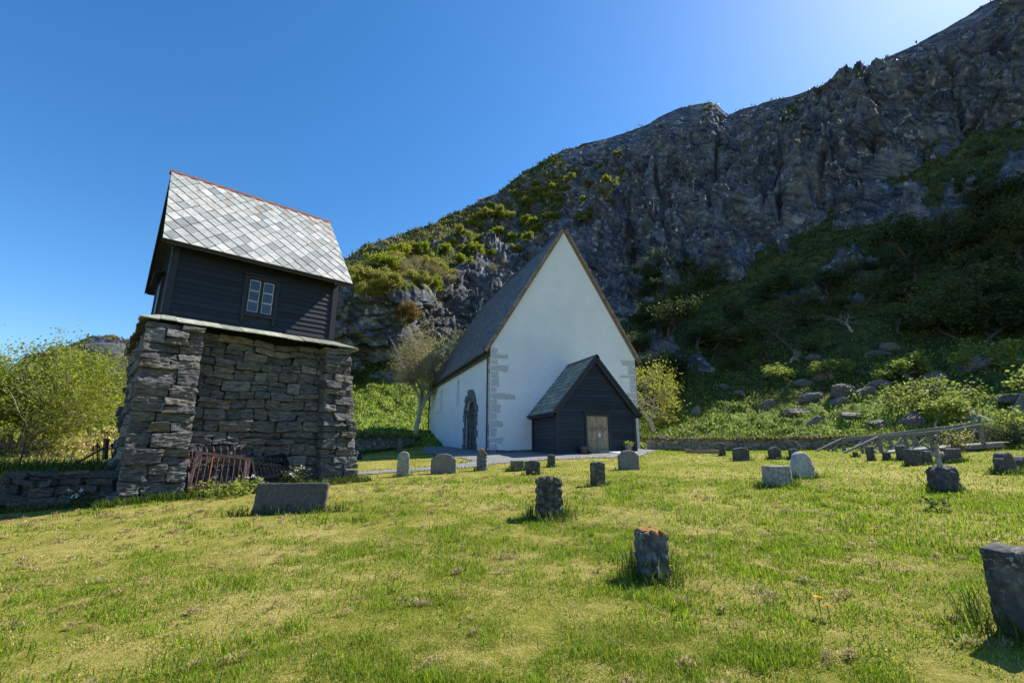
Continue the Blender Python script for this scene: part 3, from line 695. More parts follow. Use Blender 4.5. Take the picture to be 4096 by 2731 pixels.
def clip(poly, ax, val, keep):
    out = []
    for i in range(len(poly)):
        a, b = poly[i], poly[(i+1) % len(poly)]; ia, ib = (a[ax]-val)*keep >= 0, (b[ax]-val)*keep >= 0
        if ia: out.append(a)
        if ia != ib: t = (val-a[ax])/(b[ax]-a[ax]); out.append(a + t*(b-a))
    return out
mb = MB(); W_ = LF + 2*OG + .04; cw, ch = .385, .545
for s_ in (0, 1):
    d = sd * (np.array([1, -1, 1]) if s_ else 1); o = np.array([-OG-.02, (DP+OE+.01) if s_ else -OE-.01, EZ-.03 - .01])
    nrm = np.cross((1, 0, 0), d); nrm = nrm if nrm[2] > 0 else -nrm
    for j in range(-1, int(SLL/(ch/2)) + 2):
        for i in range(-1, int(W_/cw) + 2):
            cx_ = i*cw + (cw/2 if j % 2 else 0) + rng.normal(0, .004); cy_ = j*ch/2 + rng.normal(0, .004)
            p = [np.array(q) for q in ((cx_, cy_-ch/2-.004), (cx_+cw/2-.004, cy_), (cx_, cy_+ch/2-.006), (cx_-cw/2+.004, cy_))]
            for ax, val, kp in ((0, 0, 1), (0, W_, -1), (1, 0, 1), (1, SLL, -1)): p = clip(p, ax, val, kp) if len(p) > 2 else p
            if len(p) < 3: continue
            tl = rng.normal(0, .006); P = []
            for q in p:
                lift = .012 + .03 * (cy_ + ch/2 - q[1]) / ch + tl * (q[0]-cx_)/cw
                P.append(o + np.array([q[0], 0, 0]) + d*q[1] + nrm*max(.001, lift))
            mb.prism(P, -nrm*.011)
mb.build('slate_roof', MAT['slate'], tw)
mb = MB()
for k in range(8):
    x0 = -OG-.06 + k*(LF+2*OG+.12)/8; x1 = x0 + (LF+2*OG+.12)/8 + .01; z = RZ-.01 + rng.normal(0, .004)
    for s_ in (-1, 1): mb.box((x0, DP/2, z+.03), (x1-x0, 0, 0), (0, s_*.1, -.125), (0, s_*.012, .012))
ridge = mb.build('ridge_cap', MAT['copper'], tw)

# ------------------------------------------------------------------ church
ch = thing('church', 'white limewashed stone church with steep dark slate roof and black timber porch', 'church', CH_C, CH_YAW)
W, L, HE, HR = 10.32, 18.2, 6.19, 14.62
Z1 = np.array([0, 0, 1.])
mb = MB(); mb.prism([(0, 0, -.6), (W, 0, -.6), (W, 0, HE), (W/2, 0, HR), (0, 0, HE)], (0, L, 0))
body = mb.build('wall', MAT['plaster'], ch)
bmm = bmesh.new(); bmm.from_mesh(body.data); bmesh.ops.recalc_face_normals(bmm, faces=bmm.faces); bmm.to_mesh(body.data); bmm.free()
def arch_prism(y0, y1, z0, ztop, x0, x1, n=14):
    r = (y1-y0)/2; cyy = (y0+y1)/2; zs = ztop - r
    pts = [(x0, y0, z0), (x0, y1, z0)] + [(x0, cyy + r*math.cos(a), zs + r*math.sin(a)) for a in np.linspace(0, math.pi, n)]
    return pts
cut = MB()
for (y0, y1, z0, zt, dp) in ((7.22, 8.0, 3.35, 5.27, .34), (13.0, 13.78, 3.3, 5.2, .34), (2.95, 5.15, .12, 3.55, .42)):
    cut.prism(arch_prism(y0, y1, z0, zt, -.2, dp), (dp+.2, 0, 0))
cutter = cut.build('cutter', MAT['plaster'], ch)
bmm = bmesh.new(); bmm.from_mesh(cutter.data); bmesh.ops.recalc_face_normals(bmm, faces=bmm.faces); bmm.to_mesh(cutter.data); bmm.free()
md = body.modifiers.new('cut', 'BOOLEAN'); md.object = cutter; md.operation = 'DIFFERENCE'; md.solver = 'EXACT'
bpy.context.view_layer.update()
nm = bpy.data.meshes.new_from_object(body.evaluated_get(bpy.context.evaluated_depsgraph_get())); body.modifiers.clear(); body.data = nm; nm.name = 'wall'
bpy.data.objects.remove(cutter)
# plinth stones
mb = MB(); rng = np.random.default_rng(8)
masonry(mb, (0, -.12, -.55), X1, -Y1, lambda v: -.05, lambda v: W+.05, .72, rng, (.2, .34), (.4, 1.1), .3, .08, 0, .02, .02, .2)
masonry(mb, (-.1, 0, -.55), -Y1, -X1, lambda v: -L, lambda v: -.1, .66, rng, (.2, .34), (.4, 1.1), .3, .1, 0, .02, .02, .2)
masonry(mb, (W+.1, 0, -.55), Y1, X1, lambda v: .1, lambda v: L, .66, rng, (.2, .34), (.4, 1.1), .3, .2, 0, .02, .02, .2)
mb.build('plinth', MAT['plinth'], ch)
# quoins: worn grey corner stones showing through the limewash
def jag(mb, O, U, N, u0, u1, v0, v1, rng, t=.006):
    O, U, N = [np.asarray(a, float) for a in (O, U, N)]; n = 5; pts = []
    def e(): return rng.normal(0, .022)
    for k in range(n): pts.append((u0 + (u1-u0)*k/n + e()*.5, v0 + e()))
    for k in range(n): pts.append((u1 + e()*1.3, v0 + (v1-v0)*k/n))
    for k in range(n): pts.append((u1 - (u1-u0)*k/n + e()*.5, v1 + e()))
    for k in range(n): pts.append((u0 + (e() if u0 > .05 else 0), v1 - (v1-v0)*k/n))
    mb = MB(); mb.prism([O + U*a + Z1*b for a, b in pts], N*t); mb.build('quoin', MAT['quoin'], ch)
ql = [(.0,.62,.55,.75),(.0,.95,.85,1.15),(.0,.5,1.2,2.0),(.02,1.15,2.05,2.35),(0,.55,2.42,3.0),(0,.7,3.1,3.75),(0,.5,3.85,4.6),(0,1.8,4.55,5.05)]
zz = .12
wl = [.55,.95,.5,.95,.5,.8,.55,1.9,.45,.7,.6,1.4,.55,1.35,.55,1.2]
hl = [.42,.36,.55,.45,.42,.5,.32,.38,.35,.5,.45,.42,.36,.32,.36,.3]
for w_, h_ in zip(wl, hl):
    jag(mb, (0, 0, 0), X1, -Y1, .03, w_*.82, zz+.02, zz+h_-.03, rng); zz += h_ * .98
    if zz > 6.0: break
zz = .2
wr_ = [.6,.5,.55,.7,.5,.9,.55,.8,.5,.5,1.25,.6,1.1,.6]; hr_ = [.5,.5,.45,.5,.4,.42,.5,.4,.55,.4,.24,.6,.4,.5]
for w_, h_ in zip(wr_, hr_):
    if zz > 2.6 or w_ < 2: jag(mb, (W, 0, 0), -X1, -Y1, .03, w_, zz+.02, zz+h_-.02, rng)
    zz += h_
    if zz > 5.75: break
for y_, w_, z_, h_ in ((.0,.7,1.0,.6),(.0,.35,.3,.4),(.0,.5,4.6,.3),(.0,.5,5.2,.35),(L-.55,.5,.3,.4),(L-.5,.45,1.4,.4),(L-.6,.55,2.6,.35),(L-.5,.45,3.8,.4),(L-.4,.35,4.9,.4)):
    jag(mb, (0, y_, 0), Y1, -X1, .06, w_, z_, z_+h_, rng)
jag(mb, (0, 13.9, 0), Y1, -X1, .1, 1.6, 3.3, 3.42, rng)
# roof
n_ = np.array([-(HR-HE), 0, W/2]); n_ /= np.linalg.norm(n_)
def roof_side(sgn):
    """sgn -1 left, +1 right: returns eave origin, up-slope direction, outward normal"""
    d = np.array([W/2, 0, HR-HE]); d /= np.linalg.norm(d); nn = n_.copy()
    e = np.array([0, 0, HE]) - d*.42
    if sgn > 0: d = d*np.array([-1,1,1]); nn = nn*np.array([-1,1,1]); e = np.array([W-e[0], 0, e[2]])
    return e, d, nn
SL = math.hypot(W/2, HR-HE) + .42
mb = MB(); mbt = MB(); rng = np.random.default_rng(9)
for sg in (-1, 1):
    e, d, nn = roof_side(sg)
    mbt.box(e + Y1*(.012) + nn*.01, Y1*(L+.2), d*(SL-.01), nn*.14)
    rows = 52; rh = SL / rows
    for r in range(rows):
        y = -.1 + (rng.uniform(-.2, 0))
        while y < L + .25:
            wd = rng.uniform(.2, .34); y0 = max(y, .02); y1 = min(y + wd - .006, L+.26); y += wd
            if y1 - y0 < .03: continue
            t0 = .155 + .018 + rng.normal(0, .003); v0 = r*rh + rng.normal(0, .006); v1 = min(v0 + rh*1.25, SL)
            o = e + Y1*y0
            P = [o+d*v0+nn*t0, o+Y1*(y1-y0)+d*v0+nn*t0, o+Y1*(y1-y0)+d*v1+nn*.153, o+d*v1+nn*.153]
            mb.prism(P, -nn*.012)
mbt.build('roof_deck', MAT['gutter'], ch); mb.build('slate_roof', MAT['shingle'], ch)
# verge boards along both gable slopes
mb = MB()
for sg in (-1, 1):
    e, d, nn = roof_side(sg)
    mb.box(e - Y1*.09 + nn*.03, Y1*.085, d*(SL+.02), nn*.19)
    nb = 27; ln = SL / nb
    for k in range(nb):
        o = e + d*(k*ln) - Y1*.2 + nn*(.235)
        mb.box(o, Y1*.32, d*(ln*1.12) - nn*.02, nn*.03)
        mb.box(o + nn*(-.13), Y1*.03, d*(ln*1.05) - nn*.02, nn*.128)
mb.build('verge_board', MAT['verge'], ch)
mb = MB(); mb.abox(W/2-.07, W/2+.07, -.22, L+.2, HR+.19, HR+.3); mb.build('ridge_cap', MAT['gutter'], ch)
for sg in (-1, 1):
    e, d, nn = roof_side(sg); mb = MB(); out = np.array([sg, 0, 0.])
    mb.box(e + nn*.01 - d*.0 - Z1*.2 , Y1*(L+.2), -out*.22, Z1*.16)
    mb.box(e + nn*.02 - Z1*.2 - out*.0, Y1*(L+.2), out*.035, Z1*.2)
    t = np.linspace(math.pi, 2*math.pi, 9); c0 = e + out*.13 + nn*.05
    prof = [(.085*math.cos(a), .085*math.sin(a)) for a in t]
    P = np.array([c0 + out*a + Z1*b + Y1*yy for yy in (-.05, L+.2) for a, b in prof])
    mb.add(P, [(i, i+1, 9+i+1, 9+i) for i in range(8)])
    gt = mb.build('gutter', MAT['gutter'], ch)
mb = MB()
def pipe(mb, x, y, zt, r=.055):
    mb.tube([(x-.28, y+.14, zt+.1), (x-.25, y+.12, zt-.05), (x-.12, y+.02, zt-.25), (x-.07, y, zt-.45)], r, 8)
    mb.tube([(x-.07, y, zt-.4), (x-.07, y, .35), (x-.1, y-.02, .18), (x-.3, y-.1, .02)], r, 8)
    for z in (1.2, 2.6, 4.0): mb.tube([(x-.07, y, z-.03), (x-.07, y, z+.03)], r+.012, 8)
pipe(mb, -.06, .18, HE-.1); mb.build('downpipe', MAT['gutter'], ch)
mb = MB(); pipe(mb, -.06, L-.25, HE-.1, .06); mb.build('downpipe', MAT['gutter'], ch)
mb = MB(); x = W + .12; mb.tube([(x, .2, HE-.2), (x, .2, .6), (x+.05, .1, .4), (x+.4, -.25, .02)], .05, 8); mb.build('downpipe', MAT['gutter'], ch)
# portal of grey stones round the arched recess
mb = MB(); rng = np.random.default_rng(21)
mid = 4.05
def pblock(y0, y1, z0, z1, x0=-.09, x1=.36):
    V, F, nr = rblock(x1-x0, y1-y0-.008, z1-z0-.008, .02, .09)
    V = V + np.array([(x0+x1)/2, (y0+y1)/2, (z0+z1)/2]); V = V + .014*nr*perlin(V*6)[:, None] + .008*perlin(V*9+4)[:, None]; mb.add(V, F)
for side in (-1, 1):
    z = .1
    while z < 2.5:
        h_ = rng.uniform(.22, .5); w_ = rng.uniform(.28, .8) if side > 0 else rng.uniform(.22, .6)
        a = mid + side*1.1; b = a + side*w_; pblock(min(a, b), max(a, b), z, min(z+h_, 2.5)); z += h_
    # jamb shafts and inner orders
    for q, (off, xx, r) in enumerate(((.98, .1, .085), (.74, .26, .085))):
        y_ = mid + side*off; mb.tube([(xx, y_, .1), (xx, y_, .3)], [r*1.5, r*1.4], 10); mb.tube([(xx, y_, .3), (xx, y_, 2.2)], r, 10); mb.tube([(xx, y_, 2.2), (xx, y_, 2.42)], [r*1.1, r*1.7], 10)
    pblock(mid+side*.86-.11, mid+side*.86+.11, .1, 2.42, .17, .36); 
    pblock(min(mid+side*.5, mid+side*1.16), max(mid+side*.5, mid+side*1.16), 2.43, 2.56, -.02, .4)
    pblock(mid+side*.62-.13, mid+side*.62+.13, .1, 2.42, .3, .415)
for (r0, r1, x0, x1, n) in ((1.08, 1.5, -.08, .3, 11), (.82, 1.07, .1, .38, 11), (.56, .81, .26, .41, 9)):
    for k in range(n):
        a0, a1 = math.pi*k/n + .01, math.pi*(k+1)/n - .01; rr = r1 + (rng.uniform(-.08, .32) if r1 > 1.2 else 0)
        P = [(x0, mid + r*math.cos(a), 2.5 + r*math.sin(a)*.98) for r, a in ((r0, a0), (r0, (a0+a1)/2), (r0, a1), (rr, a1), (rr, (a0+a1)/2), (rr, a0))]
        mb.prism(P, (x1-x0, 0, 0))
mb.abox(-.3, .4, 2.9, 5.2, -.1, .11)
pt = mb.build('portal', MAT['portal'], ch)
mb = MB()
for k in range(7): mb.abox(.405, .418, mid-.82+k*.235, mid-.82+(k+1)*.235-.008, .12, 3.3)
mb.build('door', m_oldwood('dark_portal_door', [(.3,(.035,.036,.036)),(.6,(.075,.076,.073)),(.8,(.12,.12,.115))]), pt)

# porch: a part of the church, with its own pieces
PX0, PW, PD, PHE, PHR = 2.64, 5.09, 3.25, 2.38, 5.36
po = thing('porch', None, None); po.parent = ch; po.location = (PX0, -PD, -.06)
rng = np.random.default_rng(31)
mb = MB(); mb.abox(.04, PW-.04, .05, PD, -.1, PHE); mb.prism([(.04, .05, PHE), (PW-.04, .05, PHE), (PW/2, .05, PHR-.1)], (0, PD-.05, 0))
DX0, DX1, DZ = 1.88, 3.24, 2.05
bh = .205; i = 0
while i*bh < PHR - .3:
    v = i*bh; f = max(0, (v + bh - PHE) / (PHR - PHE)) * PW/2
    a, b = (.17 if f == 0 else f + .04), (PW-.17 if f == 0 else PW-f-.04)
    if b - a < .15: break
    if v < DZ+.05: segs = [(a, DX0-.14), (DX1+.14, b)]
    else: segs = [(a, b)]
    for p, q in segs:
        if q - p > 3 and rng.random() < .6: k = rng.uniform(p+1, q-1); lap(mb, (0,.05,0), X1, -Y1, p, k, v, bh, rng, .004, .042); lap(mb, (0,.05,0), X1, -Y1, k+.004, q, v, bh, rng, .004, .042)
        else: lap(mb, (0,.05,0), X1, -Y1, p, q, v, bh, rng, .004, .042)
    if v + bh < PHE + .02:
        lap(mb, (.04,0,0), -Y1, -X1, -PD+.1, -.16, v, bh, rng, .004, .042); lap(mb, (PW-.04,0,0), Y1, X1, .16, PD-.02, v, bh, rng, .004, .042)
    i += 1
mb.build('board_wall', MAT['tar_porch'], po)
for bx_ in ((0, .17, -.02, .17, PHE+.1), (PW-.17, PW, -.02, .17, PHE+.1), (-.012, .06, PD-.12, PD-.005, PHE), (-.03, .05, PD-.2, PD-.14, PHE), (PW-.06, PW+.012, PD-.12, PD-.005, PHE)):
    mb = MB(); mb.abox(*bx_[:4], -.05, bx_[4]); mb.build('corner_board', MAT['tar_porch'], po)
pd_ = np.array([PW/2, 0, PHR-PHE]); PSL = np.linalg.norm(pd_) ; pd_ /= PSL; pn = np.array([-pd_[2], 0, pd_[0]])
mbd = MB(); mbs = MB(); mbb = MB(); OVH = .3; PSL2 = PSL + OVH
for sg in (-1, 1):
    fl = np.array([1, 1, 1.]) if sg < 0 else np.array([-1, 1, 1.])
    d = pd_*fl; nn = pn*fl; e = np.array([0 if sg < 0 else PW, 0, PHE]) - d*OVH
    mbd.box(e - Y1*.14 + nn*.01, Y1*(PD+.13), d*(PSL2-.01), nn*.07)
    # barge boards: wide inner and narrow outer
    mbb.box(e - Y1*.16 - nn*.2 + d*.06, Y1*.035, d*(PSL2-.06), nn*.3)
    mbb.box(e - Y1*.2 - nn*.06, Y1*.038, d*(PSL2+.02), nn*.17)
    mbb.box(e - Y1*.08 - nn*.16 + d*.3, Y1*.05, d*(PSL2-.3), nn*.14)
    rows = 13; rh = (PSL2-.02)/rows
    for r in range(rows):
        y = -.2 + rng.uniform(-.2, 0)
        while y < PD - .02:
            wd = rng.uniform(.3, .5); y0 = max(y, -.17); y1 = min(y+wd-.006, PD-.015); y += wd
            if y1-y0 < .04: continue
            t0 = .115 + rng.normal(0, .005); v0 = r*rh + rng.normal(0, .01) - .03; v1 = v0 + rh*1.15; o = e + Y1*y0
            P = [o+d*v0+nn*t0, o+Y1*(y1-y0)+d*v0+nn*t0, o+Y1*(y1-y0)+d*v1+nn*.086, o+d*v1+nn*.086]; mbs.prism(P, -nn*.016)
    out = np.array([sg, 0, 0.])
    mbd.box(e + nn*.02 - Z1*.17 + Y1*(-.13), Y1*(PD+.1), out*.03, Z1*.2)
    mbd.box(e + nn*.02 - Z1*.17 + Y1*(-.1), Y1*(PD+.06), d*.36*np.array([1,1,0]) , Z1*.025)
    mbd.tube([e + out*.1 + Z1*.0 - Y1*.2, e + out*.1 + Z1*.0 + Y1*(PD-.05)], .07, 8)
mbd.build('roof_deck', MAT['tar_porch'], po); mbs.build('slate_roof', MAT['porch_slate'], po); mbb.build('barge_board', MAT['tar_porch'], po)
mb = MB()
for sg in (-1, 1): mb.box((PW/2, -.3, PHR+.13), (0, PD+.28, 0), (sg*.16, 0, -.16*1.15), (sg*.015, 0, .02))
mb.build('ridge_board', MAT['gutter'], po)
# door with frame, hood, ironwork
mb = MB(); mb.abox(DX0-.14, DX0-.004, -.03, .1, 0, DZ+.02); mb.abox(DX1+.004, DX1+.14, -.03, .1, 0, DZ+.02); mb.abox(DX0-.14, DX1+.14, -.035, .1, DZ+.022, DZ+.16); mb.box((DX0-.28, -.16, DZ+.165), (DX1-DX0+.56, 0, 0), (0, .2, .03), (0, 0, .035))
mb.abox(DX0-.004, DX1+.004, .085, .1, 0, DZ+.02)
mb.build('door_frame', MAT['tar_porch'], po)
mc = (DX0+DX1)/2
for a, b in ((DX0, mc-.004), (mc+.004, DX1)):
    k = 5; wd = (b-a)/k; mb = MB()
    for q in range(k): mb.abox(a+q*wd+.002, a+(q+1)*wd-.002, .028 + rng.normal(0,.003), .075, .02, DZ+.015)
    dr = mb.build('door_leaf', MAT['door'], po)
for a, b in ((DX0, mc-.004), (mc+.004, DX1)):
    mb = MB()
    for z in (.72, .05, DZ-.03): mi = MB(); mi.abox(a+.01, b-.01, .008, .026, z-.016, z+.016); mi.build('iron_band', MAT['door_iron'], po)
    mb.abox(a+.01, b-.01, .008, .026, 1.36-.018, 1.36+.018)
    c0 = (a+b)/2 + (.02 if a == DX0 else -.02); zc = 1.36
    mb.abox(c0-.013, c0+.013, .001, .024, zc-.55, zc+.38)
    ring = [(c0 + .15*math.cos(t), .012, zc + .15*math.sin(t)) for t in np.linspace(0, 2*math.pi, 25)]
    mb.tube(ring, .016, 6, cap=False)
    mb.build('hinge_cross', MAT['door_iron'], po)
mb = MB(); mb.tube([(mc-.05, .028, 1.43), (mc-.05, -.0, 1.43)], .02, 8); mb.build('handle', MAT['door_iron'], po)
mb = MB(); mb.abox(mc+.02, mc+.16, .005, .022, .93, 1.13); mb.build('door_notice', MAT['paper'], po)
# sill stones below the porch
mb = MB(); masonry(mb, (0, .03, -.32), X1, -Y1, lambda v: -.05, lambda v: PW+.05, .3, rng, (.2, .3), (.6, 1.4), .3, .1, 0, .015, .02, 0); mb.build('footing', MAT['plinth'], po)

def church_pt(x, y, z=0.0): return CH_C + CR*x + CK*y + Z1*z
PORCH = lambda x, y, z=0.0: church_pt(PX0 + x, -PD + y, z - .06)

# ------------------------------------------------------------------ gravestones
TUFTS = []            # (x, y, radius, height, count, darkness)
def gstone(px, mat, label, shape='flat', depth=.2, yaw=CH_YAW, amp=.006, cobble=None, taper=0.0, lean=(0, 0), res=None, tuft=1.0, name='gravestone', hscale=1.0, wscale=1.0, rnd=.02, group='old gravestones in the lawn', seed=0, widths=None):
    x0, x1, yt, yb = px; xm = (x0+x1)/2
    g = ground_hit(xm*K, yb*K); s = m_per_px(g)
    # apparent width also shows the side: solve for the real width
    vdir = math.atan2(g[0], g[1]); fa = yaw + vdir
    aw = (x1-x0)*K*s; w_ = max(.12, (aw - depth*abs(math.sin(fa))) / max(.35, abs(math.cos(fa)))) * wscale
    if widths: w_ = widths
    h_ = (yb-yt)*K*s*hscale; b = .12
    res = res or max(.014, .0022*np.hypot(g[0], g[1]))
    V, F, nr = rblock(w_, depth, h_ + b, rnd, res); rg = np.random.default_rng(int(x0*7 + yb) + seed)
    t = V[:, 2]/(h_+b) + .5; xn = V[:, 0]/(w_/2); top = np.clip((t - .35)/.65, 0, 1)
    if shape == 'round': V[:, 2] -= top * (1 - np.sqrt(np.clip(1 - (xn*.93)**2, 0, 1))) * w_*.42
    elif shape == 'soft': V[:, 2] -= top * xn**2 * w_*.12
    elif shape == 'arch':
        sh = np.clip((np.abs(xn)-.62)/.38, 0, 1); V[:, 2] -= top * (xn**2*w_*.13 + sstep(.55, .8, np.abs(xn))*w_*.09)
    elif shape == 'point': V[:, 2] -= top * np.abs(xn)**1.25 * w_*.62
    elif shape == 'oval':
        V[:, 2] -= top * (1 - np.sqrt(np.clip(1 - (xn*.9)**2, 0, 1))) * w_*.5; V[:, 0] *= .72 + .34*np.sin(np.clip(t*1.02, 0, 1)*math.pi*.92)
    elif shape == 'slant': V[:, 2] += top * xn * h_*.05
    V[:, 0] *= 1 + taper*(.5 - t); V[:, 1] *= 1 + taper*.5*(.5 - t)
    off = rg.uniform(-50, 50, 3)
    nrm = nr.copy(); flat = np.linalg.norm(nrm, axis=1) < .5
    hx, hy, hz = w_/2, depth/2, (h_+b)/2
    U = np.stack([V[:, 0]/hx, V[:, 1]/hy, (t-.5)*2], -1); am = np.argmax(np.abs(U), axis=1)
    ax = np.zeros_like(V); ax[np.arange(len(V)), am] = np.sign(U[np.arange(len(V)), am]); nrm = np.where(flat[:, None], ax, nrm)
    d = amp * (fbm(V*np.array([7, 7, 7]) + off, 4, .6))
    if cobble:
        nx, nz, ca = cobble
        cu = (np.where(np.abs(ax[:, 0]) > .5, V[:, 1]/w_, V[:, 0]/w_) + .5) * nx; cvv = t*nz + .18*perlin(np.stack([cu, t*4, t*0], -1) + off)
        cu = cu + .16*perlin(np.stack([cvv*.8, cu*.5, t*0], -1) + off + 5)
        fu, fv = np.abs(cu - np.floor(cu) - .5)*2, np.abs(cvv - np.floor(cvv) - .5)*2
        cell = (1 - fu**3.2) * (1 - fv**3.2); per = perlin(np.stack([np.floor(cu)*1.37, np.floor(cvv)*1.91, t*0], -1) + off) * .5
        d = d + ca * 2.0 * (cell - .74 + per*cell) * np.where(np.abs(ax[:, 0]) > .5, .6, 1.15)
    V = V + nrm * d[:, None]
    V[:, 2] += (h_+b)/2 - b
    V[:, 0] += lean[0]*V[:, 2]; V[:, 1] += lean[1]*V[:, 2]
    mb = MB(); mb.add(V, F); o = mb.build(name, MAT[mat], smooth=True, loc=(g[0], g[1], G(g[0], g[1])))
    o.rotation_euler = (0, 0, yaw); tag(o, label, 'gravestone', group)
    if tuft: TUFTS.append((g[0], g[1], w_, depth, yaw, tuft))
    return o
GS = gstone
g1 = GS((587,741,1112,1178), 'gs_slab', 'wide low dark grey slab in front of the rusty gates, leaning back', 'flat', .1, .12, .004, lean=(.03, .1), rnd=.012, tuft=.9, res=.03)
GS((911,939,1038,1093), 'gs_pale', 'narrow pale green round-topped stone left of the wide grey rounded stone, path behind it', 'round', .16, .2, .006, taper=.18, tuft=.35)
GS((989,1047,1043,1087), 'gs_grey', 'smooth brown-grey stone with shouldered round top beside the gravel path, nearest the stone portal', 'arch', .16, .1, .003, tuft=.25)
GS((1094,1118,1028,1080), 'gs_orange', 'studded pointed stone with orange lichen top in front of the church corner', 'point', .22, .25, .004, (3, 6, .03), tuft=.3)
GS((1172,1204,1058,1081), 'gs_moss', 'low dark block half hidden by dandelion leaves in front of the white gable', 'flat', .2, .2, .008, tuft=1.1)
GS((1207,1241,1058,1090), 'gs_dark', 'small rough dark stone, wider at the top, beside the low block by the gable', 'soft', .14, .1, .012, taper=-.25, lean=(-.04, 0), tuft=.5)
GS((1257,1276,1043,1072), 'gs_cobble', 'small cobbled dark stone between the porch corner and the rough stones', 'soft', .2, .2, .004, (3, 5, .02), tuft=.3)
GS((1356,1392,1061,1115), 'gs_cobble', 'rough-faced dark stone with dark chipped front in front of the porch door', 'soft', .22, .3, .016, tuft=.6)
GS((1420,1469,1035,1078), 'gs_grey', 'smooth brown-grey stone with shouldered round top in front of the porch right corner', 'arch', .2, .25, .003, tuft=.25)
GS((1230,1293,1093,1188), 'gs_cobble', 'large cobbled dark stone standing in long grass in the middle of the lawn', 'soft', .3, .12, .012, (3, 5, .035), taper=.12, tuft=1.8)
GS((1460,1539,1214,1322), 'gs_blue', 'squat cobbled blue-grey stone with orange lichen on its top', 'soft', .26, .12, .01, (3, 5, .022), taper=.06, tuft=1.7)
GS((2306,2436,1266,1462), 'gs_dark', 'big rough dark stone with white lichen cut off at the bottom right edge', 'soft', .24, .3, .014, widths=.33, tuft=2.0)
GS((1758,1818,1071,1118), 'gs_spot', 'pale flat-topped block stained with dark spots beside the white oval stone', 'flat', .26, .38, .004, tuft=1.3, rnd=.008)
GS((1824,1871,1039,1098), 'gs_white', 'white rough oval stone leaning back behind the spotted block', 'oval', .2, .38, .012, lean=(0, .06), tuft=.9)
GS((1685,1722,1028,1058), 'gs_dark', 'wide dark flat-topped stone on the lawn near the dry stone wall', 'soft', .16, .3, .003, tuft=.5)
GS((1653,1668,1017,1047), 'gs_dark', 'narrow grey stone right of the wooden bed edging', 'round', .16, .3, .006, tuft=.4)
GS((1589,1607,1007,1040), 'gs_moss', 'tall brownish slab standing at the end of the wooden bed edging', 'flat', .14, .2, .004, tuft=.2)
GS((1767,1795,1027,1055), 'gs_dark', 'dark round-topped stone among yellow dandelions right of the wide dark stone', 'arch', .16, .3, .003, tuft=.9)
GS((1814,1836,1030,1055), 'gs_dark', 'dark stone partly hidden behind the white oval stone', 'arch', .18, .3, .004, tuft=.9)
GS((1960,1972,1037,1050), 'gs_dark', 'tiny dark stone in front of the footbridge railing foot', 'soft', .12, .35, .006, tuft=.6)
GS((1993,2010,1025,1058), 'gs_dark', 'slim dark upright stone in front of the bridge ramp', 'slant', .16, .37, .005, tuft=.3)
GS((2030,2047,1038,1057), 'gs_dark', 'low square dark stone between two taller ones in front of the bridge', 'flat', .16, .37, .005, tuft=.4)
GS((2063,2083,1023,1057), 'gs_dark', 'tall slim stone with rough back in front of the middle of the bridge', 'soft', .16, .4, .012, tuft=.6)
GS((2083,2117,1032,1069), 'gs_dark', 'broad stepped dark stone with rough back, nearest in front of the bridge', 'flat', .26, .42, .014, tuft=.7)
GS((2120,2142,1036,1067), 'gs_dark', 'dark stone with sloping back just left of the cross monument', 'flat', .18, .42, .012, tuft=.5)
GS((2168,2206,1030,1062), 'gs_dark', 'dark stone with rough slanting back just right of the cross monument', 'flat', .2, .45, .012, tuft=1.0)
GS((2291,2335,1039,1087), 'gs_dark', 'dark smooth stone with shouldered top at the right edge, taller of the pair', 'arch', .24, .5, .003, tuft=1.2)
GS((2332,2366,1048,1080), 'gs_slab', 'grey smooth stone at the right edge, lower of the pair', 'arch', .24, .5, .003, tuft=.9)
GS((911,924,1005,1040), 'gs_moss', 'tall thin mossy stone before the far dry stone wall, left of the church', 'round', .14, .2, .005, taper=.2, tuft=.2)
# stone with a white cross
o = GS((813,830,1032,1056), 'plaque', 'black stone with a small white cross beside the bell tower corner', 'arch', .14, -.2, .002, tuft=.2)
mb = MB(); h_ = .58; mb.abox(-.022, .022, -.085, -.073, .16, .46); mb.abox(-.1, .1, -.0845, -.0735, .32, .365); cr = mb.build('cross', MAT['white'], o)
# cast cross on a boulder
g = ground_hit(2171*K, 1127*K); s = m_per_px(g)
cm = thing('cross_monument', 'weathered grey stone cross on a rough dark boulder', 'grave cross', (g[0], g[1], G(g[0], g[1])), .3, 'old gravestones in the lawn')
V, F, nr = rblock(.42, .34, .56, .1, .03); V = V*(1 + .0*V[:, 2:3]); V = V + nr*.0; V += (V/np.linalg.norm(V, axis=1)[:, None]) * (.07*fbm(V*5 + 3, 4, .55, True) - .03)[:, None]; V[:, 2] += .2
mb = MB(); mb.add(V, F); mb.build('boulder', MAT['gs_dark'], cm, True)
mb = MB(); mb.tube([(0, 0, .42), (0, 0, .6), (0, 0, .96)], [.062, .05, .045], 10); mb.tube([(-.115, 0, .8), (-.05, 0, .8), (.05, 0, .8), (.115, 0, .8)], [.055, .042, .042, .055], 10)
for x_ in (-.12, .12): mb.tube([(x_, -.03, .8), (x_, .03, .8)], [.06, .06], 10)
mb.tube([(0, 0, .94), (0, 0, 1.0)], [.055, .05], 10); mb.build('cross', MAT['gs_pale'], cm, True)
TUFTS.append((g[0], g[1], .45, .35, .3, .8))
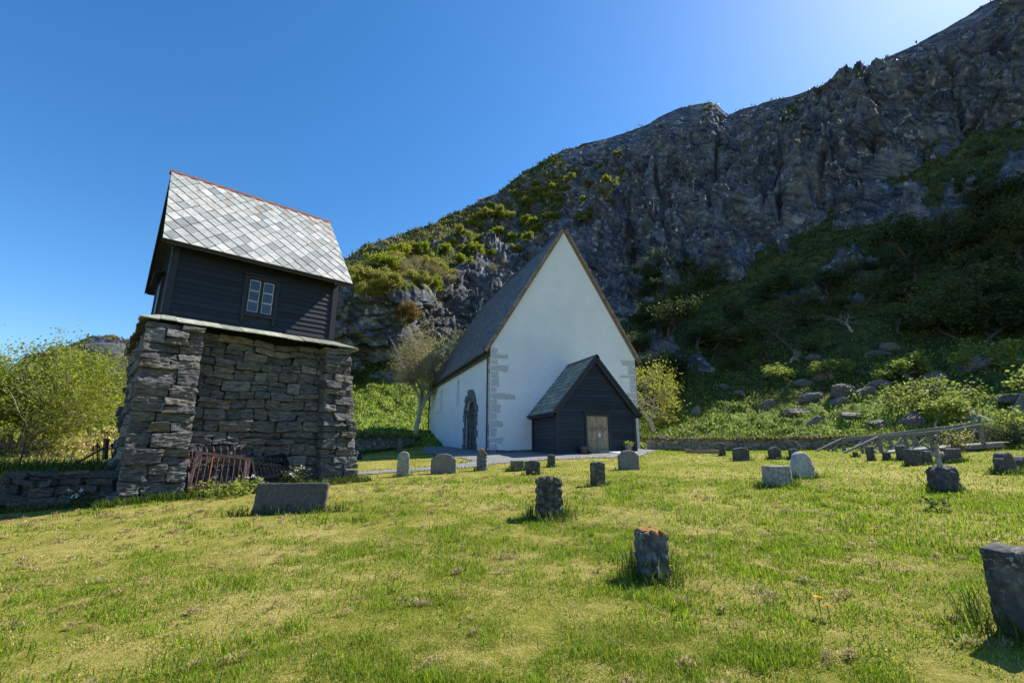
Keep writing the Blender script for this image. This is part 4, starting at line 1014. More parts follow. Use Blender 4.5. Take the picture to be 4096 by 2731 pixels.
# wooden bed edging, white slab, ramp, pots, step
a, b = ground_hit(1590*K, 1041*K), ground_hit(1653*K, 1042*K); mb = MB(); mb.bar(a + Z1*.08, b + Z1*.08, .04, .2); mb.bar(a + Z1*.08 + np.array([.1, 1.2, .05]), b + Z1*.08 + np.array([.1, 1.2, .05]), .04, .2); mb.bar(a + Z1*.085, a + Z1*.085 + np.array([.1, 1.2, .05]), .04, .19); mb.bar(b + Z1*.085, b + Z1*.085 + np.array([.1, 1.2, .05]), .04, .19)
tag(mb.build('bed_edging', MAT['door']), 'low pale plank frame round a grave bed beside the tall brownish slab', 'plank edging')
g = ground_hit(838*K, 1031*K); mb = MB(); V, F, nr = rblock(.65, .4, .1, .03, .08); V[:, 2] += .22*V[:, 0]; V += .015*perlin(V*6)[:, None]; mb.add(V, F)
tag(mb.build('fallen_slab', MAT['gs_white'], loc=(g[0], g[1], g[2]+.06)), 'pale flat stone lying in the grass by the far left wall', 'stone slab')
p = PORCH(2.05, -.32); zg = float(G(*PORCH(2.4, -.5)[:2]))
st_ = thing('door_step', 'grey stone step slab below the porch door', 'step', (p[0], p[1], zg), CH_YAW); mb = MB()
V, F, nr = rblock(1.35, .6, .26, .03, .08); V += .012*perlin(V*5)[:, None]; V[:, 0] += .35; mb.add(V, F); sb_ = mb.build('step_slab', MAT['plinth'], st_)
p = PORCH(2.75, -.15); mb = MB(); q = [PORCH(2.7, -.16, .17), PORCH(4.3, -.1, .17), PORCH(4.25, -1.3), PORCH(3.0, -1.3)]
q = [np.array([a[0], a[1], a[2] if i < 2 else float(G(a[0], a[1])) + .05]) for i, a in enumerate(q)]; mb.prism(q, (0, 0, -.05))
tag(mb.build('ramp', MAT['white']), 'white board ramp sloping from the porch door', 'ramp')
def lathe(mb, prof, n=16, c=(0, 0, 0)):
    t = np.arange(n)/n*2*np.pi; P = np.array([[(r*math.cos(a), r*math.sin(a), z) for a in t] for r, z in prof]).reshape(-1, 3) + np.asarray(c)
    mb.add(P, [(i*n+j, i*n+(j+1) % n, (i+1)*n+(j+1) % n, (i+1)*n+j) for i in range(len(prof)-1) for j in range(n)])
LEAFQ = []
def leaf_mesh(name, pts, size, rng, k=1, jit=.1, mat=None, asp=.55, droop=0.0):
    P = np.repeat(np.asarray(pts, float), k, axis=0); n = len(P); P = P + rng.normal(0, jit, (n, 3))
    d = rng.normal(size=(n, 3)); d /= np.linalg.norm(d, axis=1)[:, None]; d[:, 2] = d[:, 2]*.6 - droop; e = rng.normal(size=(n, 3)); e = np.cross(d, e); e /= np.linalg.norm(e, axis=1)[:, None] + 1e-9
    s_ = size*rng.uniform(.6, 1.35, n)[:, None]; n3 = np.cross(d, e)
    V = np.stack([P, P + d*s_*.5 + e*s_*asp*.5 + n3*s_*.06, P + d*s_, P + d*s_*.5 - e*s_*asp*.5 + n3*s_*.06], 1).reshape(-1, 3)
    return fast_mesh(name, V, [np.arange(n*4).reshape(n, 4)], mat)
MAT['leaf_willow'] = m_leaf('willow_leaf', [(0,(.12,.17,.012)),(.4,(.22,.28,.018)),(.75,(.33,.37,.03)),(1,(.5,.5,.09))], .62)
MAT['leaf_bud'] = m_leaf('opening_bud', [(0,(.2,.17,.06)),(.5,(.32,.28,.1)),(1,(.42,.37,.17))], .4)
MAT['leaf_yellow'] = m_leaf('young_yellow_leaf', [(0,(.28,.28,.03)),(.5,(.42,.41,.05)),(1,(.55,.5,.08))], .5)
MAT['leaf_young'] = m_leaf('young_green_yellow_leaf', [(0,(.2,.22,.03)),(.5,(.33,.35,.045)),(1,(.45,.44,.08))], .5)
MAT['leaf_rowan'] = m_leaf('rowan_leaf', [(0,(.13,.19,.025)),(.5,(.25,.31,.05)),(1,(.4,.44,.11))], .5)
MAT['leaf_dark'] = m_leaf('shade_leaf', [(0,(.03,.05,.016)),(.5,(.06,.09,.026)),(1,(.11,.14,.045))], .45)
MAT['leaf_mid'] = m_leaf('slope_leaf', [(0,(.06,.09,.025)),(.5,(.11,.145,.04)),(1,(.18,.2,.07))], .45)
MAT['leaf_heath'] = m_leaf('heath_leaf', [(0,(.2,.22,.03)),(.5,(.32,.33,.06)),(1,(.4,.36,.1))], .5)
MAT['leaf_rust'] = m_leaf('copper_leaf', [(0,(.14,.075,.02)),(.5,(.23,.14,.04)),(1,(.3,.22,.08))], .4)
MAT['grass_long'] = m_leaf('long_grass', [(0,(.03,.065,.008)),(.5,(.07,.13,.014)),(.85,(.13,.2,.03)),(1,(.26,.26,.08))], .45)
rng = np.random.default_rng(40)
for (lx, lab, hb) in ((1.42, 'grey clay pot with dry stems left of the porch door', 1), (4.22, 'dark clay pot with green plant right of the porch door', 0)):
    p = PORCH(lx, -.38); z = float(G(p[0], p[1])); pt_ = thing('flower_pot', lab, 'flower pot', (p[0], p[1], z), 0, 'pots by the porch door')
    mb = MB(); lathe(mb, [(.0, .0), (.15, 0), (.2, .3), (.235, .31), (.235, .39), (.215, .39), (.2, .34), (.0, .33)]); mb.build('pot', MAT['pot'], pt_, True)
    if hb:
        mb = MB()
        for k in range(26): a = rng.uniform(0, 6.28); r_ = rng.uniform(0, .14); mb.tube([(r_*math.cos(a), r_*math.sin(a), .32), (r_*1.5*math.cos(a), r_*1.5*math.sin(a), rng.uniform(.42, .52))], .006, 3)
        mb.tube([(0, 0, .3), (.02, 0, 1.0)], .008, 4); mb.build('dry_stems', MAT['darkbark'], pt_)
    else:
        link('foliage', leaf_mesh('foliage', rng.normal(0, .1, (60, 3))*np.array([1, 1, .5]) + np.array([0, 0, .45]), .12, rng, 2, .03, MAT['leaf_rowan']), pt_)

# ------------------------------------------------------------------ rusty gates leaning in the tower recess
def tl(a, b, z): return T_O + TA*a + TB*b + Z1*z
def on_plane(b, x, y):   # photo pixel -> point on tower-local plane b
    return plane_hit(T_O + TB*b, TB, x, y)
def z4(X, Y): return (400 + X*.5484, 1240 + Y*.5484)
def gate(name, label, c, mat, nb, spikes, arch, group, mat2=None):
    """c: corner points TL, TR, BR, BL"""
    TL, TR, BR, BL = [np.asarray(q, float) for q in c]; root = thing(name, label, 'iron gate', BL, 0, group)
    T = lambda u, v: (TL*(1-u) + TR*u)*(1-v) + (BL*(1-u) + BR*u)*v - BL
    fr = MB()
    for p, q in (((0, 0), (1, 0)), ((1, 0), (1, 1)), ((0, 1), (0, 0)), ((0, .92), (1, .92))): fr.bar(T(*p), T(*q), .06, .06)
    fr.build('frame', mat, root)
    for k in range(nb):
        u = (k + .8)/(nb + .6); mb = MB(); mb.tube([T(u, 0.0), T(u + .02, 1.0)], .01, 6); mb.build('bar', mat2 if (mat2 and k == 2) else mat, root)
    up = T(0, 0) - T(0, 1); up = up/np.linalg.norm(up); si = (T(1, 0)-T(0, 0)); si /= np.linalg.norm(si)
    for k in range(spikes):
        u = (k + .6)/(spikes + .2); p = T(u, 0); mb = MB(); mb.tube([p - up*.05, p + up*.12], .011, 6); mb.tube([p + up*.11, p + up*.17, p + up*.3], [.012, .03, .002], 6); mb.build('spike', mat, root)
    if arch:
        mb = MB(); pts = [T(.5 + .46*math.cos(a), .75 - .62*math.sin(a)) for a in np.linspace(.05, math.pi-.05, 18)]
        for i in range(17): mb.bar(pts[i], pts[i+1], .075, .014)
        mb.build('arch_band', mat, root)
    return root
GG = 'rusty gates leaning at the tower'
gate('iron_gate', 'rusty iron gate with arched band and spear points leaning against the tower', [on_plane(-.42, *z4(640,1085)), on_plane(-.36, *z4(1060,1060)), on_plane(-.55, *z4(1060,1275)), on_plane(-.6, *z4(650,1290))], MAT['rust'], 8, 8, True, GG)
gate('iron_gate', 'tilted rusty iron gate with slanting bars in front of the arched gate', [on_plane(-.6, *z4(712,1036)), on_plane(-.56, *z4(1092,1086)), on_plane(-.82, *z4(1062,1280)), on_plane(-.95, *z4(642,1322))], MAT['rust'], 9, 0, False, GG, MAT['rust_orange'])
gate('iron_gate', 'black iron railing piece lying in the shade of the recess corner', [on_plane(-.4, *z4(1105,1090)), on_plane(-.36, *z4(1340,1050)), on_plane(-.6, *z4(1400,1200)), on_plane(-.6, *z4(1130,1240))], MAT['black'] if 'black' in MAT else MAT.setdefault('black', m_plain('shaded_iron', [(.3,(.006,.006,.007)),(.7,(.014,.013,.013))], 14, .9)), 9, 0, True, GG)  # darker copy of the black iron, recess shade put into its colour
rng = np.random.default_rng(41)
def herb(name, label, base, n, spread, h, leaf, mat, cat='plant', flowers=0, group=None):
    base = np.asarray(base, float); rt = thing(name, label, cat, base, 0, group); pts = []; mb = MB(); fl = []
    for k in range(n):
        a = rng.uniform(0, 6.28); r_ = spread*math.sqrt(rng.random()); p = np.array([r_*math.cos(a), r_*math.sin(a), -.05]); q = p + np.array([rng.normal(0, .1), rng.normal(0, .1), h*rng.uniform(.5, 1.1)])
        mb.tube([p, (p+q)/2 + rng.normal(0, .02, 3), q], .005, 3)
        for t in np.linspace(.3, 1, 6): pts.append(p + (q-p)*t)
        if k < flowers: fl.append(q + np.array([0, 0, .06]))
    mb.build('stem', MAT['grass_long'], rt); link('foliage', leaf_mesh('foliage', pts, leaf, rng, 3, .05, mat), rt)
    if fl: link('blossom', leaf_mesh('blossom', fl, .05, rng, 16, .028, MAT['white']), rt)
    return rt
g = on_plane(-.8, *z4(1400,1250)); g[2] = G(g[0], g[1]); herb('cow_parsley', 'white flowering plant in the shade of the tower recess', g, 22, .28, .5, .1, MAT['leaf_dark'], flowers=7)
g = on_plane(-1.05, *z4(960,1300)); g[2] = G(g[0], g[1]); herb('nettle_clump', 'bright green leafy weeds below the rusty gates', g, 60, .75, .34, .1, MAT['leaf_rowan'])
g = on_plane(-.95, *z4(1150,1280)); g[2] = G(g[0], g[1]); herb('cow_parsley', 'small white flowers between the gates and the wide slab', g, 10, .2, .35, .07, MAT['leaf_dark'], flowers=5)
g = ground_hit(330, 2030); herb('cow_parsley', 'white flowering weeds at the foot of the left dry stone wall', g + np.array([0, .15, 0]), 12, .3, .5, .06, MAT['leaf_dark'], flowers=6)

# ------------------------------------------------------------------ dry stone walls
def at_depth_y(x, y, Y):   # point under a photo pixel at world y = Y
    d = ray(x, y); return EYE + d*(Y/d[1])
rng = np.random.default_rng(50)
mb = MB(); dr_ = np.array([WALL_B[0]-WALL_A[0], WALL_B[1]-WALL_A[1], 0]); ln_ = np.linalg.norm(dr_); dr_ /= ln_; nn = np.array([dr_[1], -dr_[0], 0]); nn = nn if nn[1] < 0 else -nn
o = np.array([WALL_A[0], WALL_A[1], 0.0])
def wall_run(mb, o, d, n, l, h, hr, wr, depth, res, slope=0.0, rough=1.3, seglen=1.5):
    t = 0
    while t < l:
        q = o + d*t; zb = float(G(q[0], q[1])) - .12; sl2 = min(seglen, l-t)
        hh = h(t + sl2/2) if callable(h) else h
        masonry(mb, (q[0], q[1], zb), d, n, lambda v: 0, lambda v: sl2, hh + .12, rng, hr, wr, depth, res, 0, .05, .08, .25, rough); t += sl2
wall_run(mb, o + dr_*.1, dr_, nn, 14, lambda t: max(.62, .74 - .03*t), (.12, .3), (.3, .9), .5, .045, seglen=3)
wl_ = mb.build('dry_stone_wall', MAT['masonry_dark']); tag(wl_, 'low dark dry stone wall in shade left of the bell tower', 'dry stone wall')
mb = MB(); a = np.array([*ground_hit(1395, 1803)[:2], 0]); b = np.array([*(CH_C + CK*18.6 + CR*.6)[:2], 0]); d = (b-a)/np.linalg.norm(b-a); n = np.array([d[1], -d[0], 0]); n = n if n[1] < 0 else -n
L_WALL = (a, d, np.linalg.norm(b-a)); wall_run(mb, a - d*3, d, n, np.linalg.norm(b-a)+3, .82, (.1, .22), (.2, .6), .6, .09, seglen=2)
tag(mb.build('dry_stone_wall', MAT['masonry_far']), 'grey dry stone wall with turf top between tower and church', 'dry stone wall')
mb = MB(); a = np.array([*at_depth_y(2590, 1800, 31.5)[:2], 0]); b = np.array([*at_depth_y(3420, 1814, 29.0)[:2], 0]); d = (b-a)/np.linalg.norm(b-a); n = np.array([d[1], -d[0], 0]); n = n if n[1] < 0 else -n
R_WALL = (a, d, np.linalg.norm(b-a)+5); wall_run(mb, a, d, n, R_WALL[2], .86, (.09, .2), (.2, .65), .6, .09, seglen=2)
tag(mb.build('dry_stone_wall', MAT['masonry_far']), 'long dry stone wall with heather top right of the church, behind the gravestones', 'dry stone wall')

# ------------------------------------------------------------------ footbridge
yb0 = 22.6
def at_depth_y(x, y, Y):   # point under a photo pixel at world y = Y
    d = ray(x, y); return EYE + d*(Y/d[1])
def z5(X, Y): return (3100 + X*.42347, 1650 + Y*.42347)
br = thing('footbridge', 'grey timber footbridge with cross-braced railings rising to the right', 'footbridge', at_depth_y(*z5(615, 395), yb0))
BO = np.array(br.location); GAP = np.array([-.35, 1.75, 0])
def rail_line(Y, foot, knee, tops, bottoms, far):
    pts = [at_depth_y(*z5(*q), Y) - BO for q in (foot, knee, *tops)]
    r = MB()
    for i in range(len(pts)-1): r.bar(pts[i] + Z1*.0, pts[i+1] + Z1*.0, .14, .075)
    for i in range(1, len(pts)-1): r.bar(pts[i] - Z1*.075 + np.array([0, -.03, 0]), pts[i+1] - Z1*.075 + np.array([0, -.03, 0]), .035, .09)
    r.build('handrail', MAT['bridge'], br)
    bt = [at_depth_y(*z5(*q), Y) - BO for q in bottoms]
    for i, q in enumerate(bt):
        p = pts[i+1]; mb = MB(); mb.bar(np.array([p[0], p[1], p[2]-.03]), np.array([p[0]+.02, q[1], q[2]]), .125, .12, up=(0, 1, 0)); mb.build('post', MAT['bridge'], br)
    dk = []
    for i in range(len(pts)-1):
        p0 = pts[i+1] if i < len(pts)-1 else None
    for i in range(len(bt)-1):
        t0, t1 = pts[i+1] - Z1*.1, pts[i+2] - Z1*.1; b0 = pts[i+1] + (0, 0, -.82); b1 = pts[i+2] + (0, 0, -.82)
        for k, (p, q) in enumerate(((b0, t1), (t0, b1))):
            mb = MB(); off = np.array([0, -.03 + .05*k, 0]); mb.bar(p + off, q + off, .04, .12, up=(0, 1, 0)); mb.build('brace', MAT['bridge'], br)
    # ramp end braces
    f, k_ = pts[0], pts[1]; m_ = (f*.45 + k_*.55)
    mb = MB(); mb.bar(m_ - Z1*.03, np.array([m_[0], m_[1], m_[2]-.42]), .08, .08, up=(0, 1, 0)); mb.build('post', MAT['bridge'], br)
    mb = MB(); mb.bar(np.array([m_[0]+.05, m_[1]-.03, f[2]+.02]), k_ + np.array([-.05, -.03, -.1]), .04, .12, up=(0, 1, 0)); mb.build('brace', MAT['bridge'], br)
    mb = MB(); mb.bar(np.array([m_[0], m_[1]+.02, m_[2]-.08]), np.array([k_[0]-.05, k_[1]+.02, k_[2]-.78]), .04, .12, up=(0, 1, 0)); mb.build('brace', MAT['bridge'], br)
    return pts
near = rail_line(yb0, (615,395), (975,228), [(1220,205),(1455,183),(1690,158),(1925,115)], [(1010,400),(1250,352),(1508,432),(1755,436),(1935,330)], False)
far_ = rail_line(yb0+1.75, (330,392), (632,246), [(850,224),(1072,200),(1295,172),(1520,148),(1895,100)], [(650,410),(830,400),(1085,335),(1305,300),(1530,285),(1900,260)], True)
dk = MB()
st0 = near[0] + np.array([.2, 0, -.03]); k0_ = near[1] - Z1*.8; e0 = near[-1] - Z1*.86
def deck_z(x): return np.interp(x, [st0[0]-1.6, st0[0], k0_[0]+1.0, e0[0]+4], [st0[2]-.03, st0[2]+.02, k0_[2]+.1, e0[2]+.25])
x = st0[0]-1.2
while x < e0[0] + 1.2:
    z = deck_z(x) + rng.normal(0, .004); z2 = deck_z(x+.145); dk.box((x, -.06, z), (.145, 0, z2-deck_z(x)), (0, 1.86, 0), (0, 0, .04)); x += .152
dk.build('deck', MAT['bridge_deck'], br)
for yy in (.05, 1.65):
    xs = np.linspace(st0[0], e0[0]+1, 8); mb = MB()
    for i in range(7): mb.bar((xs[i], yy, deck_z(xs[i])-.1), (xs[i+1], yy, deck_z(xs[i+1])-.1), .1, .18)
    mb.build('beam', MAT['bridge'], br)
mb = MB(); p = far_[-1]; q = at_depth_y(*z5(2110, 200), yb0+2.5) - BO; mb.bar(p, q, .1, .06); mb.bar(q, q + np.array([3.5, .5, -.05]), .1, .06); mb.bar(q + Z1*-.15 + np.array([.3,0,0]), q + np.array([3.5, .5, -.2]), .1, .06)
mb.bar(near[-1], q + np.array([0, -.6, -.05]), .1, .06); mb.build('handrail', MAT['bridge'], br)

# ------------------------------------------------------------------ left fence of spear bars and netting, leaning posts, distant fence posts
def terr(x, y): return float(G(x, y))
g0 = at_depth_y(360, 1845, 13.2); g0[2] = terr(g0[0], 13.2)
sf = thing('spear_fence', 'black iron spear fence piece beside the bell tower, with a leaning dark plank', 'iron fence', g0)
mb = MB()
for i, (X, Y0, Y1, r) in enumerate(((1460,315,560,.012),(1525,265,560,.016),(1555,310,540,.012),(1755,270,550,.016),(1690,360,520,.01))):
    p = at_depth_y(X*.2551, 1700 + Y0*.2551, 13.2) - g0; q = at_depth_y(X*.2551, 1700+Y1*.2551, 13.2) - g0; mb = MB(); d = p - q; mb.tube([q - d*.1, q + d*.75], r, 6); mb.tube([q + d*.74, q + d*.82, p], [r, r*2.4, .002], 6); mb.build('spear_bar', MAT['iron'], sf)
mb = MB(); mb.bar(at_depth_y(1420*.2551, 1700+395*.2551, 13.2)-g0, at_depth_y(1900*.2551, 1700+358*.2551, 13.2)-g0, .02, .03); mb.build('rail', MAT['iron'], sf)
mb = MB(); mb.bar(at_depth_y(1640*.2551, 1700+540*.2551, 13.25)-g0, at_depth_y(1670*.2551, 1700+212*.2551, 13.25)-g0, .1, .08); mb.build('post', MAT['darkbark'], sf)
mb = MB(); mb.bar(at_depth_y(1210*.2551, 1700+590*.2551, 13.15)-g0, at_depth_y(1610*.2551, 1700+365*.2551, 13.15)-g0, .03, .05); mb.build('leaning_plank', MAT['iron'], sf)
nf = thing('netting_fence', 'thin wire netting fence above the dark wall, in front of the willow bush', 'wire fence', (g0[0]-.2, 13.3, terr(g0[0]-.2, 13.3)))
mb = MB(); o = np.array(nf.location); LNF = 5.5; hN = .62
for k in range(-8, int(LNF/.09)):
    for s_ in (1, -1):
        x0 = k*.09; a = np.array([-x0, 0, 0.0]); b = np.array([-(x0 + hN*.9*1), 0, hN])
        if s_ < 0: a, b = np.array([-x0, .002, hN]), np.array([-(x0 + hN*.9), .002, 0])
        if x0 < 0 or x0 + hN > LNF: continue
        mb.tube([a, b], .0028, 3, cap=False)
mb.tube([(0, 0, hN+.12), (-LNF, 0, hN+.06)], .005, 3); mb.build('wire_netting', MAT['iron'], nf)
for x_ in (-1.9, -4.2): mb = MB(); mb.tube([(x_, .03, -.2), (x_+.02, .03, hN+.1)], .022, 6); mb.build('post', MAT['darkbark'], nf)
# leaning rod on the meadow, posts along the walls
a = mtn(1469, 863+100); 
def mpole(name, label, cat, sx, sy0, sy1, r, mat, sx2=None, group=None):
    p = mtn(sx, sy0); s = m_per_px(p); hh = (sy0-sy1)*K*s; dx = ((sx2 or sx)-sx)*K*s; mb = MB(); mb.tube([(0, 0, -.3), (dx*.5, 0, hh*.5), (dx, 0, hh)], r, 6); o = mb.build(name, MAT[mat], loc=p); return tag(o, label, cat, group)
mpole('leaning_pole', 'dark pole leaning on the meadow above the bridge', 'pole', 2000, 992, 966, .05, 'darkbark', 1990)
for i, sx in enumerate((1559, 1580, 1640, 1685, 1712, 1760)):
    mpole('fence_post', 'thin dark post of the wire fence above the right dry stone wall', 'fence post', sx, 1004, 994, .03, 'darkbark', None, 'wire fence posts right of the church')
for i, sx in enumerate((838, 850, 868, 886, 898, 912)):
    mpole('fence_post', 'thin dark post of the wire fence left of the church', 'fence post', sx, 996, 982, .03, 'darkbark', None, 'wire fence posts left of the church')

# ------------------------------------------------------------------ trees and shrubs
def grow(mb, rng, p, d, L, r, lev, prm, tips):
    n = 5 if lev < 2 else 4; pts = [p]; dd = d.copy()
    for i in range(n):
        dd = dd + rng.normal(0, prm['wander'], 3) + np.array([prm['wind'][0], prm['wind'][1], prm['up'][min(lev, len(prm['up'])-1)]]) * .25
        dd /= np.linalg.norm(dd); pts.append(pts[-1] + dd*L/n)
    rr = np.linspace(r, r*.55 if lev < prm['lev'] else r*.3, n+1)
    mb.tube(pts, rr, 8 if lev == 0 else (5 if lev == 1 else 3), cap=False)
    pts = np.array(pts)
    if lev >= prm['lev'] - prm.get('leaflev', 0): tips.extend(pts[1:])
    if lev < prm['lev']:
        k = prm['n'][lev]; k = k if isinstance(k, int) else rng.integers(k[0], k[1]+1)
        for c in range(k):
            t = rng.uniform(prm['t0'][lev], 1.0) if c else 1.0; f = t*n; i = min(int(f), n-1); q = pts[i]*(1-(f-i)) + pts[i+1]*(f-i)
            a = rng.normal(size=3); ax = pts[i+1]-pts[i]; ax /= np.linalg.norm(ax); a -= a.dot(ax)*ax; a /= np.linalg.norm(a) + 1e-9
            an = rng.uniform(*prm['ang']) * (.4 if c == 0 else 1); nd = ax*math.cos(an) + a*math.sin(an)
            grow(mb, rng, q, nd, L*prm['ratio']*rng.uniform(.7, 1.15), np.interp(f, range(n+1), rr)*.72, lev+1, prm, tips)
STD = dict(lev=4, n=[5, 4, 4, 4], t0=[.55, .3, .2, .2], ang=(.4, .95), ratio=.68, wander=.13, up=[.2, .35, .3, .2, .1], wind=(0, 0))
def make_tree(name, label, P, h, width, leaf_mat, leaf, k, jit, prm=None, seed=1, lean=(0, 0), tfrac=.28, group=None, cat='tree', bark='bark', leaf_share=1.0, stems=1, r0=None, width_y=None):
    prm = {**STD, **(prm or {})}; rng = np.random.default_rng(seed); mb = MB(); tips = []
    for s_ in range(stems):
        d = np.array([lean[0], lean[1], 1.0]) + (rng.normal(0, .45, 3)*np.array([1, 1, 0]) if stems > 1 else 0); d /= np.linalg.norm(d)
        b = rng.normal(0, .02*h, 3)*np.array([1, 1, 0]) if stems > 1 else np.zeros(3)
        grow(mb, rng, b, d, h*tfrac, r0 or h*.028, 0, prm, tips)
    V = np.vstack(mb.v); T = np.array(tips); lo, hi = np.percentile(T[:, 0], [2, 98]); sx = width/(hi-lo)
    lo2, hi2 = np.percentile(T[:, 1], [2, 98]); sy = (width_y or width)/(hi2-lo2); sz = h/np.percentile(T[:, 2], 99.5)
    S = np.array([sx, sy, sz]); mb.v = [a*S for a in mb.v]; T = T*S; mb.v = [a - np.array([0, 0, .12*np.exp(-max(0, a[:, 2].min())*3)]) for a in mb.v]
    if leaf_share < 1: T = T[rng.random(len(T)) < leaf_share]
    rt = thing(name, label, cat, P, 0, group); mb.build('trunk', MAT[bark], rt, True)
    if leaf: link('crown', leaf_mesh('crown', T, leaf, rng, k, jit, MAT[leaf_mat]), rt)
    return rt
# willow bush at the left
P = at_depth_y(50*K, 1046*K, 20.0); P[2] = float(G(P[0], P[1])) - .2
top = at_depth_y(60*K, 795*K, 20.0)[2]; hB = top - P[2]
make_tree('willow_bush', 'big light green willow bush with many stems left of the bell tower', P, hB, 8.6, 'leaf_willow', .11, 3, .16, dict(lev=3, n=[6, 5, 5], t0=[.25, .15, .15], ang=(.3, .75), ratio=.62, up=[.25, .3, .2, .1], wander=.1, leaflev=1), 3, tfrac=.55, cat='bush', bark='twig', stems=26, r0=.035, width_y=5.5)
# budding tree left of the church
def at_mtn(sx, sy): return mtn(sx, sy)
def tree_px(name, label, base, top_y, xl, xr, leaf_mat, leaf, k, jit, **kw):
    P = at_mtn(*base); s = m_per_px(P)*K; h = (base[1]-top_y)*s; rt = make_tree(name, label, P - np.array([0, 0, .2]), h, (xr-xl)*s, leaf_mat, leaf, k, jit, **kw); return rt
tree_px('budding_tree', 'large nearly leafless tree with pale twigs and opening buds between tower and church', (955, 992), 722, 862, 1040, 'leaf_bud', .14, 2, .14, prm=dict(lev=5, n=[6, 6, 5, 4, 3], t0=[.45, .3, .2, .2, .2], ratio=.72, wander=.16, ang=(.35, .8)), seed=12, tfrac=.3, bark='twig', leaf_share=.9, r0=.21)
tree_px('young_leaf_tree', 'yellow-green budding tree with arching branches behind the right church corner', (1505, 987), 800, 1425, 1610, 'leaf_young', .24, 3, .22, prm=dict(lev=4, n=[7, 5, 4, 4], t0=[.3, .25, .2, .2], up=[.1, .05, 0, -.05, 0], wander=.2), seed=15, tfrac=.3, bark='twig', leaf_share=.9, r0=.11)
ROW = dict(lev=4, n=[4, 4, 4, 3], t0=[.6, .35, .3, .3], ang=(.5, 1.15), ratio=.72, wander=.16, up=[.2, .12, .02, 0, 0], wind=(.12, 0))
tree_px('rowan_tree', 'leaning rowan tree with long bare pale trunk and flat crown high on the slope', (2138, 868), 776, 2150, 2290, 'leaf_rowan', .3, 5, .18, prm=ROW, seed=21, lean=(.75, 0), tfrac=.4, r0=.12, bark='twig')
tree_px('rowan_tree', 'small round rowan above the bridge, left of the leaning rowan', (2095, 870), 806, 2052, 2165, 'leaf_rowan', .3, 5, .16, prm=ROW, seed=22, tfrac=.25, r0=.1)
tree_px('rowan_tree', 'largest rowan tree with broad dense crown above the right end of the bridge', (2235, 966), 858, 2140, 2330, 'leaf_rowan', .24, 4, .16, prm=ROW, seed=23, tfrac=.25, r0=.16, width_y=6)
tree_px('rowan_tree', 'rowan tree at the right edge behind the largest rowan', (2335, 950), 820, 2250, 2400, 'leaf_rowan', .28, 5, .18, prm=ROW, seed=24, tfrac=.3, r0=.15)
tree_px('rowan_tree', 'thin little rowan with crooked stem beside the grey boulder', (2153, 983), 905, 2108, 2188, 'leaf_rowan', .2, 3, .12, prm=ROW, seed=25, lean=(-.1, 0), tfrac=.5, r0=.06, bark='twig')
tree_px('rowan_tree', 'yellowish rowan at the right frame edge above the bridge end', (2318, 1010), 925, 2255, 2390, 'leaf_rowan', .2, 3, .13, prm=ROW, seed=26, tfrac=.35, r0=.08)
tree_px('rowan_tree', 'pale leafy little tree on the boulders, left one of two', (1815, 872), 832, 1778, 1846, 'leaf_rowan', .22, 3, .12, prm=ROW, seed=27, tfrac=.2, r0=.06, bark='twig')
tree_px('rowan_tree', 'pale leafy little tree on the boulders, right one of two', (1912, 866), 822, 1878, 1955, 'leaf_rowan', .22, 3, .12, prm=ROW, seed=28, tfrac=.2, r0=.06)
for sx, sy, ty, xl, xr, sd, lab in ((1958, 760, 705, 1930, 1998, 31, 'leafless pale tree on the shaded slope with a forked crooked trunk'), (1990, 640, 555, 1925, 2030, 32, 'tall thinly leafed tree on the shaded slope below the cliff'), (1812, 830, 795, 1798, 1824, 33, 'small dead sapling standing above the two pale little trees'), (2252, 650, 590, 2235, 2272, 34, 'pale dead trunk standing in the dark scrub at the right')):
    tree_px('bare_tree', lab, (sx, sy), ty, xl, xr, 'leaf_dark', .28 if sd == 32 else None, 2, .2, prm=dict(ROW, lev=4), seed=sd, tfrac=.38, r0=.12, bark='twig')
# brush at the bridge end
for i, (sx, sd, lab) in enumerate(((2275, 41, 'tangled leafy brush below the right end of the bridge'), (2340, 42, 'dark leafy brush at the right edge behind the two shouldered stones'), (2195, 43, 'thin yellow-leafed brush in front of the bridge end posts'))):
    P = at_depth_y(sx*K, 1055*K, 22.0 if i == 2 else 24.2); P[2] = float(G(P[0], P[1])) - .1
    make_tree('brush', lab, P, 1.5 if i != 2 else 1.3, 2.2 if i < 2 else 1.2, 'leaf_yellow' if i == 2 else 'leaf_dark', .09, 1, .1, dict(lev=3, n=[4, 4, 4], t0=[.2, .2, .2], ang=(.4, 1.0), ratio=.65, wander=.2), sd, tfrac=.5, cat='shrub', bark='darkbark', stems=14 if i < 2 else 8, r0=.02, leaf_share=.6 if i < 2 else .22)
# shaded scrub on the talus: four kinds, copied
PRO = []
for q in range(4):
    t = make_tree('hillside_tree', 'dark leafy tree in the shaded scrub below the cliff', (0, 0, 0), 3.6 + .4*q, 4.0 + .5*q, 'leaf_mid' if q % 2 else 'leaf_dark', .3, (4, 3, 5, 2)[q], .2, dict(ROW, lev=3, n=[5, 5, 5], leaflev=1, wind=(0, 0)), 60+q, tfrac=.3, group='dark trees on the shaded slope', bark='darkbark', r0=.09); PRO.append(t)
rng = np.random.default_rng(77); spots = []
for (xa, xb, ya, yb, n) in ((1455, 1620, 610, 700, 12), (1500, 1720, 690, 800, 15), (1600, 1900, 720, 850, 9), (1700, 1960, 640, 760, 8), (1960, 2120, 600, 700, 7), (2060, 2352, 580, 760, 24), (2100, 2360, 450, 570, 13), (1990, 2352, 720, 800, 10), (1440, 1560, 790, 900, 5), (2230, 2352, 330, 450, 4)):
    for k in range(n): spots.append((rng.uniform(xa, xb), rng.uniform(ya, yb)))
